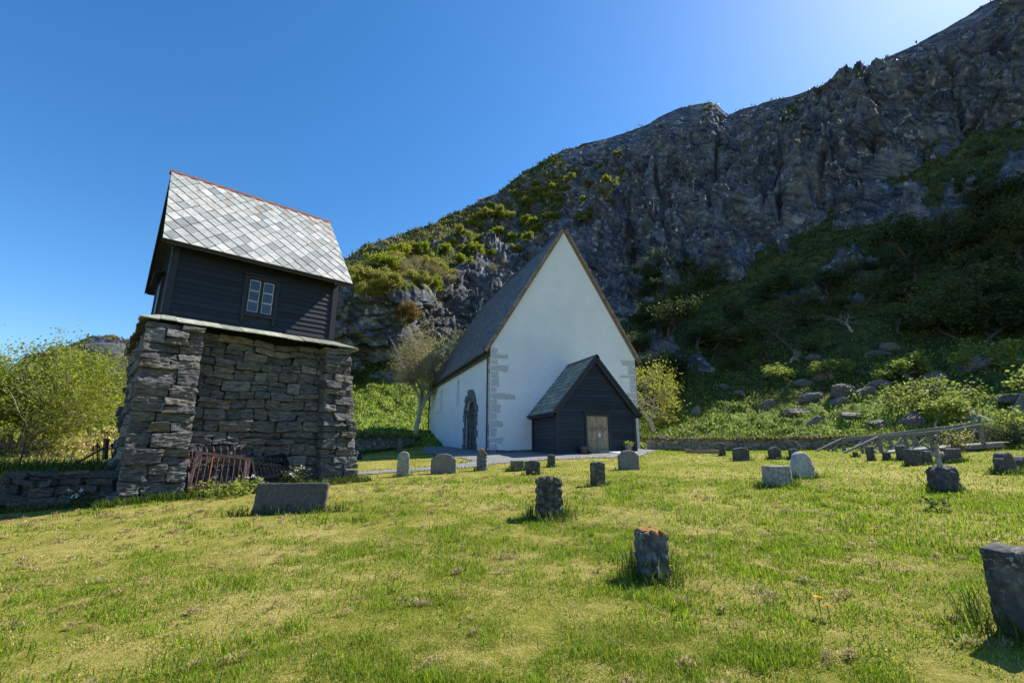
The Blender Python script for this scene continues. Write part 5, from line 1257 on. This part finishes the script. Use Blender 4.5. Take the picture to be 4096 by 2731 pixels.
for i, (sx, sy) in enumerate(spots):
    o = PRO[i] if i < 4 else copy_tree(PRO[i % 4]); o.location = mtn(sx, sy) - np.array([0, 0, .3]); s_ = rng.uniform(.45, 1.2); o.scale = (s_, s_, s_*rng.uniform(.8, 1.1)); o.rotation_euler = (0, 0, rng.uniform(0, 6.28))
# sunlit shrubs on the left shoulder
SH = []
for q, (lm, lv) in enumerate((('leaf_heath', .2), ('leaf_willow', .2), ('leaf_bud', .12), ('leaf_rust', .2))):
    t = make_tree('hill_shrub', 'shrub', (0, 0, 0), 1.9, 3.0, lm, lv, 3 if q != 2 else 1, .14, dict(lev=3, n=[4, 4, 4], t0=[.2, .2, .2], ang=(.4, .9), ratio=.65, wander=.15, leaflev=1), 80+q, tfrac=.5, cat='shrub', bark='twig', stems=7, r0=.03); SH.append(t)
SHP = [(0,[(1010,628,1.2),(985,610,1),(900,606,1),(1150,492,1.3),(1165,500,1.2),(1120,492,1.1),(1256,455,1.2),(1240,440,1),(1380,450,.9),(1420,354,.8),(1180,575,1),(840,668,1),(870,655,1.2),(815,656,.9),(860,648,1),(960,655,1.1),(1330,505,.8),(1095,520,.9),(1310,410,.9),(1060,540,1),(890,665,1),(830,650,1)]),
       (1,[(1100,505,1),(1075,512,.8),(1130,475,.9),(1185,448,1),(1205,470,1.1),(1230,425,.9),(1270,432,1),(1290,465,1),(1300,440,.8),(1325,395,.9),(1350,425,1),(1340,460,.8),(1375,385,.8),(1395,420,1),(1265,500,1),(1150,535,1),(1175,545,.9),(1110,560,1),(1085,575,1),(1045,565,.9),(1060,600,.9),(1020,580,1),(1130,585,.8),(1210,505,.9),(1405,465,.7),(1430,395,.7),(930,592,1.3),(955,584,1.2),(905,600,1.1),(880,610,1.2),(1000,660,1),(975,575,.9),(1235,530,1.1),(1215,545,.9),(1225,515,.9),(1345,500,.8)]),
       (2,[(955,618,1.3),(985,640,1.2),(1035,650,1),(925,620,1.2),(1240,560,1),(1015,640,1),(940,635,1),(1130,620,.9),(1160,610,.8)]),
       (3,[(925,735,1.1)])]
LBL = ['olive green heath shrub on the sunlit shoulder of the hill', 'bright green leafy shrub on the sunlit shoulder of the hill', 'grey twiggy shrub with few leaves on the rock shoulder', 'copper-brown shrub growing from the crag below the shoulder']
for q, L_ in SHP:
    for i, (sx, sy, s_) in enumerate(L_):
        o = SH[q] if i == 0 else copy_tree(SH[q]); o.location = mtn(sx, sy) - np.array([0, 0, .25]); o.rotation_euler = (0, 0, rng.uniform(0, 6.28)); o.scale = (s_, s_, s_); o['label'] = LBL[q]
        if q < 3: o['group'] = ('olive shrubs on the hill shoulder', 'bright green shrubs on the hill shoulder', 'twiggy shrubs on the hill shoulder')[q]
for sx, sy, lab in ((232, 862, 'thin leafy sapling on the crest of the small left hill'), (290, 838, 'leafy sapling beside the tower on the crest of the small left hill')):
    P = mtn(sx, sy); make_tree('sapling', lab, P - np.array([0,0,.1]), 1.8, 1.9, 'leaf_willow', .13, 1, .1, dict(lev=3, n=[4,4,3], t0=[.3,.2,.2], wander=.15), 95+sx, tfrac=.4, cat='shrub', bark='twig', stems=4, r0=.02)
# boulders on the slope
BL = [(1160,500,120,80),(1050,545,80,50),(1260,595,110,80),(1090,640,100,60),(1495,555,100,65),(1410,605,75,60),(1010,730,130,45),(820,685,80,60),(1110,775,75,60),(1320,745,90,40),(1700,760,140,110),(1745,705,90,40),(1495,378,115,40),(1110,388,85,45),(1790,510,110,70),(215,875,100,45),(1475,790,90,45),(590,575,50,30),(670,612,60,35),(2060,440,170,90),(1660,180,60,40),(1265,660,90,60),(1560,330,90,50),(2290,655,110,60),(410,720,60,70),(1870,610,180,80),(1700,640,120,50),(1950,880,110,60)]
adj = ['long pale','small grey','wide cracked','low dark','pointed grey','squat grey','long low','broken grey','mossy grey','flat dark','largest blocky grey','flat mossy','long flat white-lichened','split grey','angular dark','low brown turfed','dark hollowed','small pale','small tilted','big dark','small dark','tilted lichened','flat grey','orange-mossed','narrow grey','broad brown','long dark','sloping pale']
wher = ['under the right pale little tree','under the left pale little tree','below the two pale little trees','left of the wide cracked one','on the open shaded grass','on the grass left of the rowans','low on the slope above the lit grass','on the slope behind the wide dark gravestone','at the upper edge of the lit grass','just above the leaning pole','below the crooked little rowan','on top of the largest boulder','high on the shaded slope','above the left pale little tree','beside the leaning rowan trunk','on the lit grass right of the church','in the lit grass by the leaning pole','in the shade right of the church','in the shade, second right of the church','behind the leaning rowan','high on the slope below the scrub','in the middle boulder group','below the dark scrub','at the right edge under the rowans','behind the yellow-green tree','left of the largest rowan','left of the small round rowan','behind the right end of the bridge']
rng = np.random.default_rng(90)
for i, (X, Y, w_, h_) in enumerate(BL):
    sx, sy = (2500+.6786*X)/K, (1150+.6786*Y)/K; P = mtn(sx, sy + h_*.6786/K*.3); s = m_per_px(P)*.6786; w_, h_ = w_*s, h_*s
    U, F = unit_block(16, 14, 12); V = U/np.linalg.norm(U, axis=1)[:, None]**.75
    off = rng.uniform(-50, 50, 3)
    for c in range(9):
        n = rng.normal(size=3); n /= np.linalg.norm(n); k_ = rng.uniform(.55, .85); dd = V @ n; V = V - np.maximum(dd - k_, 0)[:, None]*n
    V = V*(1 + .16*fbm(V*np.array([2.2, 2.2, 4]) + off, 4, .55, True)[:, None] - .1); V = V*np.array([w_*.62, w_*.5, h_*.62]); V[:, 0] += .25*V[:, 2]
    mb = MB(); mb.add(V, F); o = mb.build('boulder', MAT['boulder'] if 'boulder' in MAT else MAT.setdefault('boulder', m_masonry('boulder_rock', ((.06,.057,.05),(.155,.15,.14),(.33,.325,.31)), 1.0)), loc=P); o.rotation_euler = (0, 0, rng.uniform(-.5, .5))
    tag(o, f'{adj[i]} boulder {wher[i]}', 'boulder', 'boulders on the hillside')

# ------------------------------------------------------------------ grass
def blades(P, ang, h, lean, wd, cols):
    """P (N,3) roots; returns verts, faces, colours of curved blades"""
    n = len(P); ca, sa = np.cos(ang), np.sin(ang); sd = np.stack([-sa, ca, 0*ca], -1); fw = np.stack([ca, sa, 0*ca], -1)
    h = h[:, None]; lean = lean[:, None]; wd = wd[:, None]
    mid_ = P + fw*h*lean*.35 + np.array([0, 0, 1.])*h*.6; tip = P + fw*h*lean + np.array([0, 0, 1.])*h*np.sqrt(np.clip(1 - .5*lean**2, .15, 1))
    V = np.stack([P - sd*wd/2, P + sd*wd/2, mid_ + sd*wd*.4, mid_ - sd*wd*.4, tip], 1).reshape(-1, 3)
    b = np.arange(n)[:, None]*5; q = b + np.array([[0, 1, 2, 3]]); t = b + np.array([[3, 2, 4]])
    return V, q, t, np.repeat(cols, 5, axis=0)
def m_attr_leaf(name, trans):
    m = NT(name); return m.leafy(m.attr('col'), trans, .55)
MAT['grass'] = m_attr_leaf('grass_blade', .5); MAT['cover'] = m_attr_leaf('hill_vegetation', .4); MAT['thatch'] = m_attr_leaf('dry_clippings', .45)
rng = np.random.default_rng(123)
FOOT_T = [tuple((T_O + TA*a + TB*b)[:2]) for a, b in ((-.3, -.7), (1.0, -.7), (1.0, -.25), (4.2, -.2), (4.2, -.6), (5.4, -.5), (5.3, 5.3), (-.4, 5.3))]
FOOT_C = [tuple(church_pt(a, b)[:2]) for a, b in ((0, 0), (W, 0), (W, L), (0, L))]; FOOT_P = [tuple(PORCH(a, b)[:2]) for a, b in ((0, 0), (PW, 0), (PW, PD), (0, PD))]
def polar(n, r0, r1, az0=-50, az1=50):
    a = np.radians(rng.uniform(az0, az1, n)); r = np.sqrt(rng.uniform(r0**2, r1**2, n)); return np.sin(a)*r, np.cos(a)*r
def ok_lawn(x, y, path=True):
    m = ~(inside(FOOT_T, x, y) | inside(FOOT_C, x, y) | inside(FOOT_P, x, y))
    if path: m &= ~inside(PATH, x, y)
    m &= ~((x < -9.2) & (np.abs(y - wall_y(x) - .25) < .35))
    return m
straw = np.array([[.55,.43,.17],[.48,.38,.13],[.62,.52,.26],[.42,.35,.09]]); green = np.array([[.16,.265,.012],[.23,.335,.016],[.1,.185,.008],[.31,.38,.026]])
VS, QS, TS, CS, off = [], [], [], [], 0
def push(V, q, t, c):
    global off
    VS.append(V); QS.append(q + off); TS.append(t + off); CS.append(c); off += len(V)
def pop(name, mat):
    global VS, QS, TS, CS, off
    me = fast_mesh(name, np.vstack(VS), [np.vstack(QS), np.vstack(TS)], mat, cols=np.vstack(CS)); VS, QS, TS, CS, off = [], [], [], [], 0
    return link(name, me)
for (n, r0, r1, h0, w0) in ((210000, 1.9, 4.2, .032, .0042), (200000, 4.2, 8, .034, .0062), (120000, 8, 15, .04, .011), (110000, 15, 33, .036, .02)):
    x, y = polar(n, r0, r1); k = ok_lawn(x, y); x, y = x[k], y[k]; g = lawn_green(x, y); n = len(x)
    z = G(x, y) + .02*fbm(np.stack([x, y, x*0], -1)*.9, 3)*1.0 - .006
    isg = rng.random(n) < np.clip(.2 + .7*g, 0, .95)
    c = np.where(isg[:, None], green[rng.integers(0, 4, n)], straw[rng.integers(0, 4, n)]) * rng.uniform(.75, 1.25, n)[:, None]
    h = h0*rng.uniform(.45, 1.3, n)*(.55 + 1.0*g*isg); lean = np.where(isg, rng.uniform(.1, .9, n), rng.uniform(.7, 1.35, n)); h = np.where(isg, h, h*.9)
    tus = fbm(np.stack([x*2.6, y*2.6, x*0 + 50], -1), 2, .6); h = h*np.clip(1 + 1.1*tus, .35, 2.0); c = c*np.clip(1 + .35*tus, .6, 1.4)[:, None]
    far_strip = (x < -9.6) & (y > wall_y(x)); h = np.where(far_strip, h*4.5, h)
    push(*blades(np.stack([x, y, z], -1), rng.uniform(0, 6.28, n), h, lean, w0*rng.uniform(.6, 1.4, n), c))
# taller green clumps here and there in the lawn
cx_, cy_ = polar(420, 2.2, 14); kk = (lawn_green(cx_, cy_) > .45) & ok_lawn(cx_, cy_)
for a, b in zip(cx_[kk], cy_[kk]):
    n = rng.integers(25, 70); r_ = rng.uniform(.05, .22); x = a + rng.normal(0, r_, n); y = b + rng.normal(0, r_, n); d = math.hypot(a, b)
    push(*blades(np.stack([x, y, G(x, y)], -1), rng.uniform(0, 6.28, n), rng.uniform(.05, .11, n), rng.uniform(.2, 1.0, n), np.full(n, .005 + .0007*d), green[rng.integers(0, 4, n)]*rng.uniform(.7, 1.2, (n, 1))))
tag(pop('grass', MAT['grass']), 'mown yellow-green churchyard grass', 'grass', kind='stuff')
# long uncut grass round stones, walls and the tower
def long_grass(x, y, h, dark=1.0):
    n = len(x); d = np.hypot(x, y); base = np.array([[.035,.075,.008],[.07,.125,.012],[.12,.185,.02],[.2,.23,.05]])
    push(*blades(np.stack([x, y, G(x, y)], -1), rng.uniform(0, 6.28, n), h, rng.uniform(.15, 1.05, n), .006 + .0008*d*rng.uniform(.6, 1.2, n), base[rng.choice(4, n, p=[.3, .35, .25, .1])]*rng.uniform(.7, 1.2, (n, 1))))
for (a, b, w_, d_, yw, st) in TUFTS:
    n = int(150*st*(w_+d_)/.6) if st > .8 else int(110*st); t = rng.uniform(0, 6.28, n)
    rr = 1.05 + np.abs(rng.normal(0, .18 + .14*st, n)); lx = np.cos(t)*rr*w_*.62; ly = np.sin(t)*rr*(d_*.62 + .05*st)
    x = a + lx*math.cos(yw) - ly*math.sin(yw); y = b + lx*math.sin(yw) + ly*math.cos(yw)
    hh = rng.uniform(.06, .14 + .1*st, n)*(.75 + .5*np.exp(-(rr-1.05)*3)); long_grass(x, y, hh)
n = 2600; a = rng.uniform(-.6, 5.6, n); bb = np.where((a > 1.0) & (a < 4.2), rng.uniform(-1.35, -.35, n), -.86 - np.abs(rng.normal(0, .16, n))); q = T_O[None] + TA*a[:, None] + TB*bb[:, None]; long_grass(q[:, 0], q[:, 1], rng.uniform(.06, .26, n))
n = 1800; x = rng.uniform(-22, -9.0, n); y = wall_y(x) - .08 - np.abs(rng.normal(0, .16, n)); long_grass(x, y, rng.uniform(.06, .2, n))
n = 9000; x = rng.uniform(-24, -9.4, n); y = wall_y(x) + .1 + np.abs(rng.normal(0, 2.0, n)); long_grass(x, y, rng.uniform(.1, .32, n))
n = 900; t = rng.uniform(0, 1, n); pi = rng.integers(0, len(PATH), n); A_ = np.array(PATH); q = A_[pi]*(1-t)[:, None] + A_[(pi+1) % len(A_)]*t[:, None] + rng.normal(0, .12, (n, 2)); k = ok_lawn(q[:, 0], q[:, 1], False) & (q[:, 1] < 27); long_grass(q[k, 0], q[k, 1], rng.uniform(.05, .13, k.sum()))
for (A0, d0_, l0) in (L_WALL, R_WALL):
    n = 1500; t = rng.uniform(-1, l0, n); q = A0[None] + d0_*t[:, None]; x = q[:, 0] + rng.normal(0, .1, n) - d0_[1]*-.35; y = q[:, 1] - .4 - np.abs(rng.normal(0, .15, n)); long_grass(x, y, rng.uniform(.1, .3, n))
tag(pop('long_grass', MAT['grass']), 'uncut long grass round the stones and along the walls', 'grass', kind='stuff')
# dried clippings lying in little heaps
cx_, cy_ = polar(1000, 1.9, 15); wgt = np.clip(.75 - .03*cx_ - .4*lawn_green(cx_, cy_), .1, 1); kk = (rng.random(1000) < wgt) & ok_lawn(cx_, cy_)
for a, b in zip(cx_[kk], cy_[kk]):
    d = math.hypot(a, b); big_ = rng.uniform(.22, .6)*(1 if rng.random() > .06 else 1.9); n = int(rng.integers(50, 110)*big_*(1.2 if d < 6 else .7)) + 6; u = rng.normal(0, 1, (n, 2))*np.array([rng.uniform(.07, .16), .045])*big_; an = rng.uniform(-.5, .9); x = a + u[:, 0]*math.cos(an) - u[:, 1]*math.sin(an); y = b + u[:, 0]*math.sin(an) + u[:, 1]*math.cos(an)
    hz = .06*big_*np.exp(-(u[:, 0]**2/.012 + u[:, 1]**2/.004)/big_**2)*rng.uniform(.2, 1.2, n)
    base = np.array([[.46,.36,.17],[.36,.27,.12],[.55,.45,.24],[.2,.155,.07]])
    push(*blades(np.stack([x, y, G(x, y) + .012 + hz], -1), rng.uniform(0, 6.28, n), rng.uniform(.025, .06, n), rng.uniform(1.1, 1.4, n), np.full(n, .0035 + .0007*d), base[rng.integers(0, 4, n)]*rng.uniform(.7, 1.15, (n, 1))))
tag(pop('dry_clippings', MAT['thatch']), 'small heaps of dried mown clippings on the grass', 'clippings', kind='stuff')
# tussocks and heath over the hill
vis = (MPX > -250) & (MPX < 4350) & (MPY > -100) & (MPY < 1830) & (MF > 1) & (V2 < 5.02)
ci = np.nonzero(vis & (vegm > .45)); pick = rng.choice(len(ci[0]), 60000, replace=False, p=(lambda q: q/q.sum())(np.where(rockm[ci] > .6, .3, 1.0))); pi, pj = ci[0][pick], ci[1][pick]
B = PM[pi, pj]; wm = warm[pi, pj]; dist = MDIST[pi, pj]; sun_shade_gain = 1 + 1.3*(V2[pi, pj] < 2.15)*(1 - .35*right[0][pj]) - .4*right[0][pj]*(V2[pi, pj] > 1.3)  # tuft colour factor: sunlit bank painted brighter, shaded right slope darker
for A0, d0_, l0 in (L_WALL, R_WALL):
    n = 2600; t = rng.uniform(-2, l0, n); q = A0[None] + d0_*t[:, None] + np.array([d0_[1]*-.3, d0_[0]*.3, 0]); q[:, 0] += rng.normal(0, .16, n); q[:, 1] += rng.normal(0, .16, n); q[:, 2] = G(q[:, 0], q[:, 1]) + .78; B = np.vstack([B, q]); wm = np.concatenate([wm, rng.uniform(.3, 1.2, n)]); dist = np.concatenate([dist, np.full(n, 30.)]); sun_shade_gain = np.concatenate([sun_shade_gain, np.ones(n)])
n = len(B); kpt = 4; B = np.repeat(B, kpt, axis=0); wm = np.repeat(wm, kpt); dist = np.repeat(dist, kpt); sun_shade_gain = np.repeat(sun_shade_gain, kpt); n = len(B)
B = B + rng.normal(0, 1, (n, 3))*np.array([1, 1, .15])*(.1 + .0022*dist)[:, None]; B[:, 2] -= .05
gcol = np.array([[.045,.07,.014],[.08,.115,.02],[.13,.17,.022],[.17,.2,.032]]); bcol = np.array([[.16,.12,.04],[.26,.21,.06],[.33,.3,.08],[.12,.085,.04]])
pick = rng.random(n) < np.clip(wm*.75 + .05, 0, 1); c = np.where(pick[:, None], bcol[rng.integers(0, 4, n)], gcol[rng.integers(0, 4, n)])*rng.uniform(.7, 1.25, (n, 1))*sun_shade_gain[:, None]
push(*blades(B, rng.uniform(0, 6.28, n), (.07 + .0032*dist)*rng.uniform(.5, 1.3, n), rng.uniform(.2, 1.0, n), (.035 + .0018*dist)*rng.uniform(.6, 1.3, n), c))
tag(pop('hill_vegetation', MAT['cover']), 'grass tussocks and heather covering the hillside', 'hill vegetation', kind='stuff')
# dandelions
DD = [(1430,1965,1),(1475,1972,1)]
dl = [zpx(470,413), zpx(546,412), zpx(1101,366), zpx(1166,300), zpx(1205,297), zpx(1222,297), zpx(1338,290), zpx(1422,355), zpx(1485,335), zpx(560,272), zpx(918,302), zpx(1328,486), zpx(1415,565), zpx(1645,545), zpx(1665,543), zpx(2112,380), zpx(1703,243), zpx(1998,246), zpx(1738,238),
      (2800+882*.551, 1900+1016*.551), (2800+950*.551, 1900+1056*.551), (2800+540*.551, 1900+393*.551), (2800+1265*.551, 1900+446*.551), (2800+1480*.551, 1900+70*.551), (2690, 2310), (2700+1440*.5936, 1700+292*.5936), (2700+1543*.5936, 1700+402*.5936), (2700+578*.5936, 1700+256*.5936), (2700+610*.5936, 1700+198*.5936), (2700+632*.5936, 1700+212*.5936), (2700+625*.5936, 1700+225*.5936), (2700+112*.5936, 1700+228*.5936), (2700+205*.5936, 1700+202*.5936), (2700+750*.5936, 1700+190*.5936), (1340, 2008)]
MAT['dandelion'] = m_leaf('dandelion_yellow', [(0,(.6,.36,.0)),(1,(.8,.52,.01))], .3)
dp = thing('dandelion', 'yellow dandelion flower in the churchyard grass', 'dandelion', (0, 0, 0), 0, 'dandelions in the grass')
mb = MB(); mb.tube([(0, 0, -.02), (.005, 0, .06), (.01, 0, .1)], .0035, 5); mb.build('stem', MAT['leaf_rowan'], dp)
t = np.arange(40)*2.399; r_ = .006 + .02*np.sqrt(np.arange(40)/40); pp = []
mb = MB()
for a, r0 in zip(t, r_):
    c_ = np.array([.01, 0, .1]); e = np.array([math.cos(a), math.sin(a), .35 + (.026-r0)*30]); e /= np.linalg.norm(e); sdv = np.array([-math.sin(a), math.cos(a), 0]); mb.add([c_ - sdv*.002, c_ + sdv*.002, c_ + e*(r0+.006) + sdv*.004, c_ + e*(r0+.006) - sdv*.004], [(0, 1, 2, 3)])
mb.build('flower_head', MAT['dandelion'], dp)
for i, q in enumerate(dl):
    g = ground_hit(q[0], q[1] + 8); o = dp if i == 0 else copy_tree(dp); o.location = (g[0], g[1], float(G(g[0], g[1]))); s_ = rng.uniform(.9, 1.3)*(1 + .012*np.hypot(g[0], g[1])); o.scale = (s_,)*3; o.rotation_euler = (rng.normal(0, .15), rng.normal(0, .15), rng.uniform(0, 6.28))
g = ground_hit(2800+1750*.551, 1900+265*.551); herb('dock_weed', 'single tall weed with dark stem in the lawn in front of the cross monument', g, 5, .06, .32, .08, MAT['leaf_dark'])
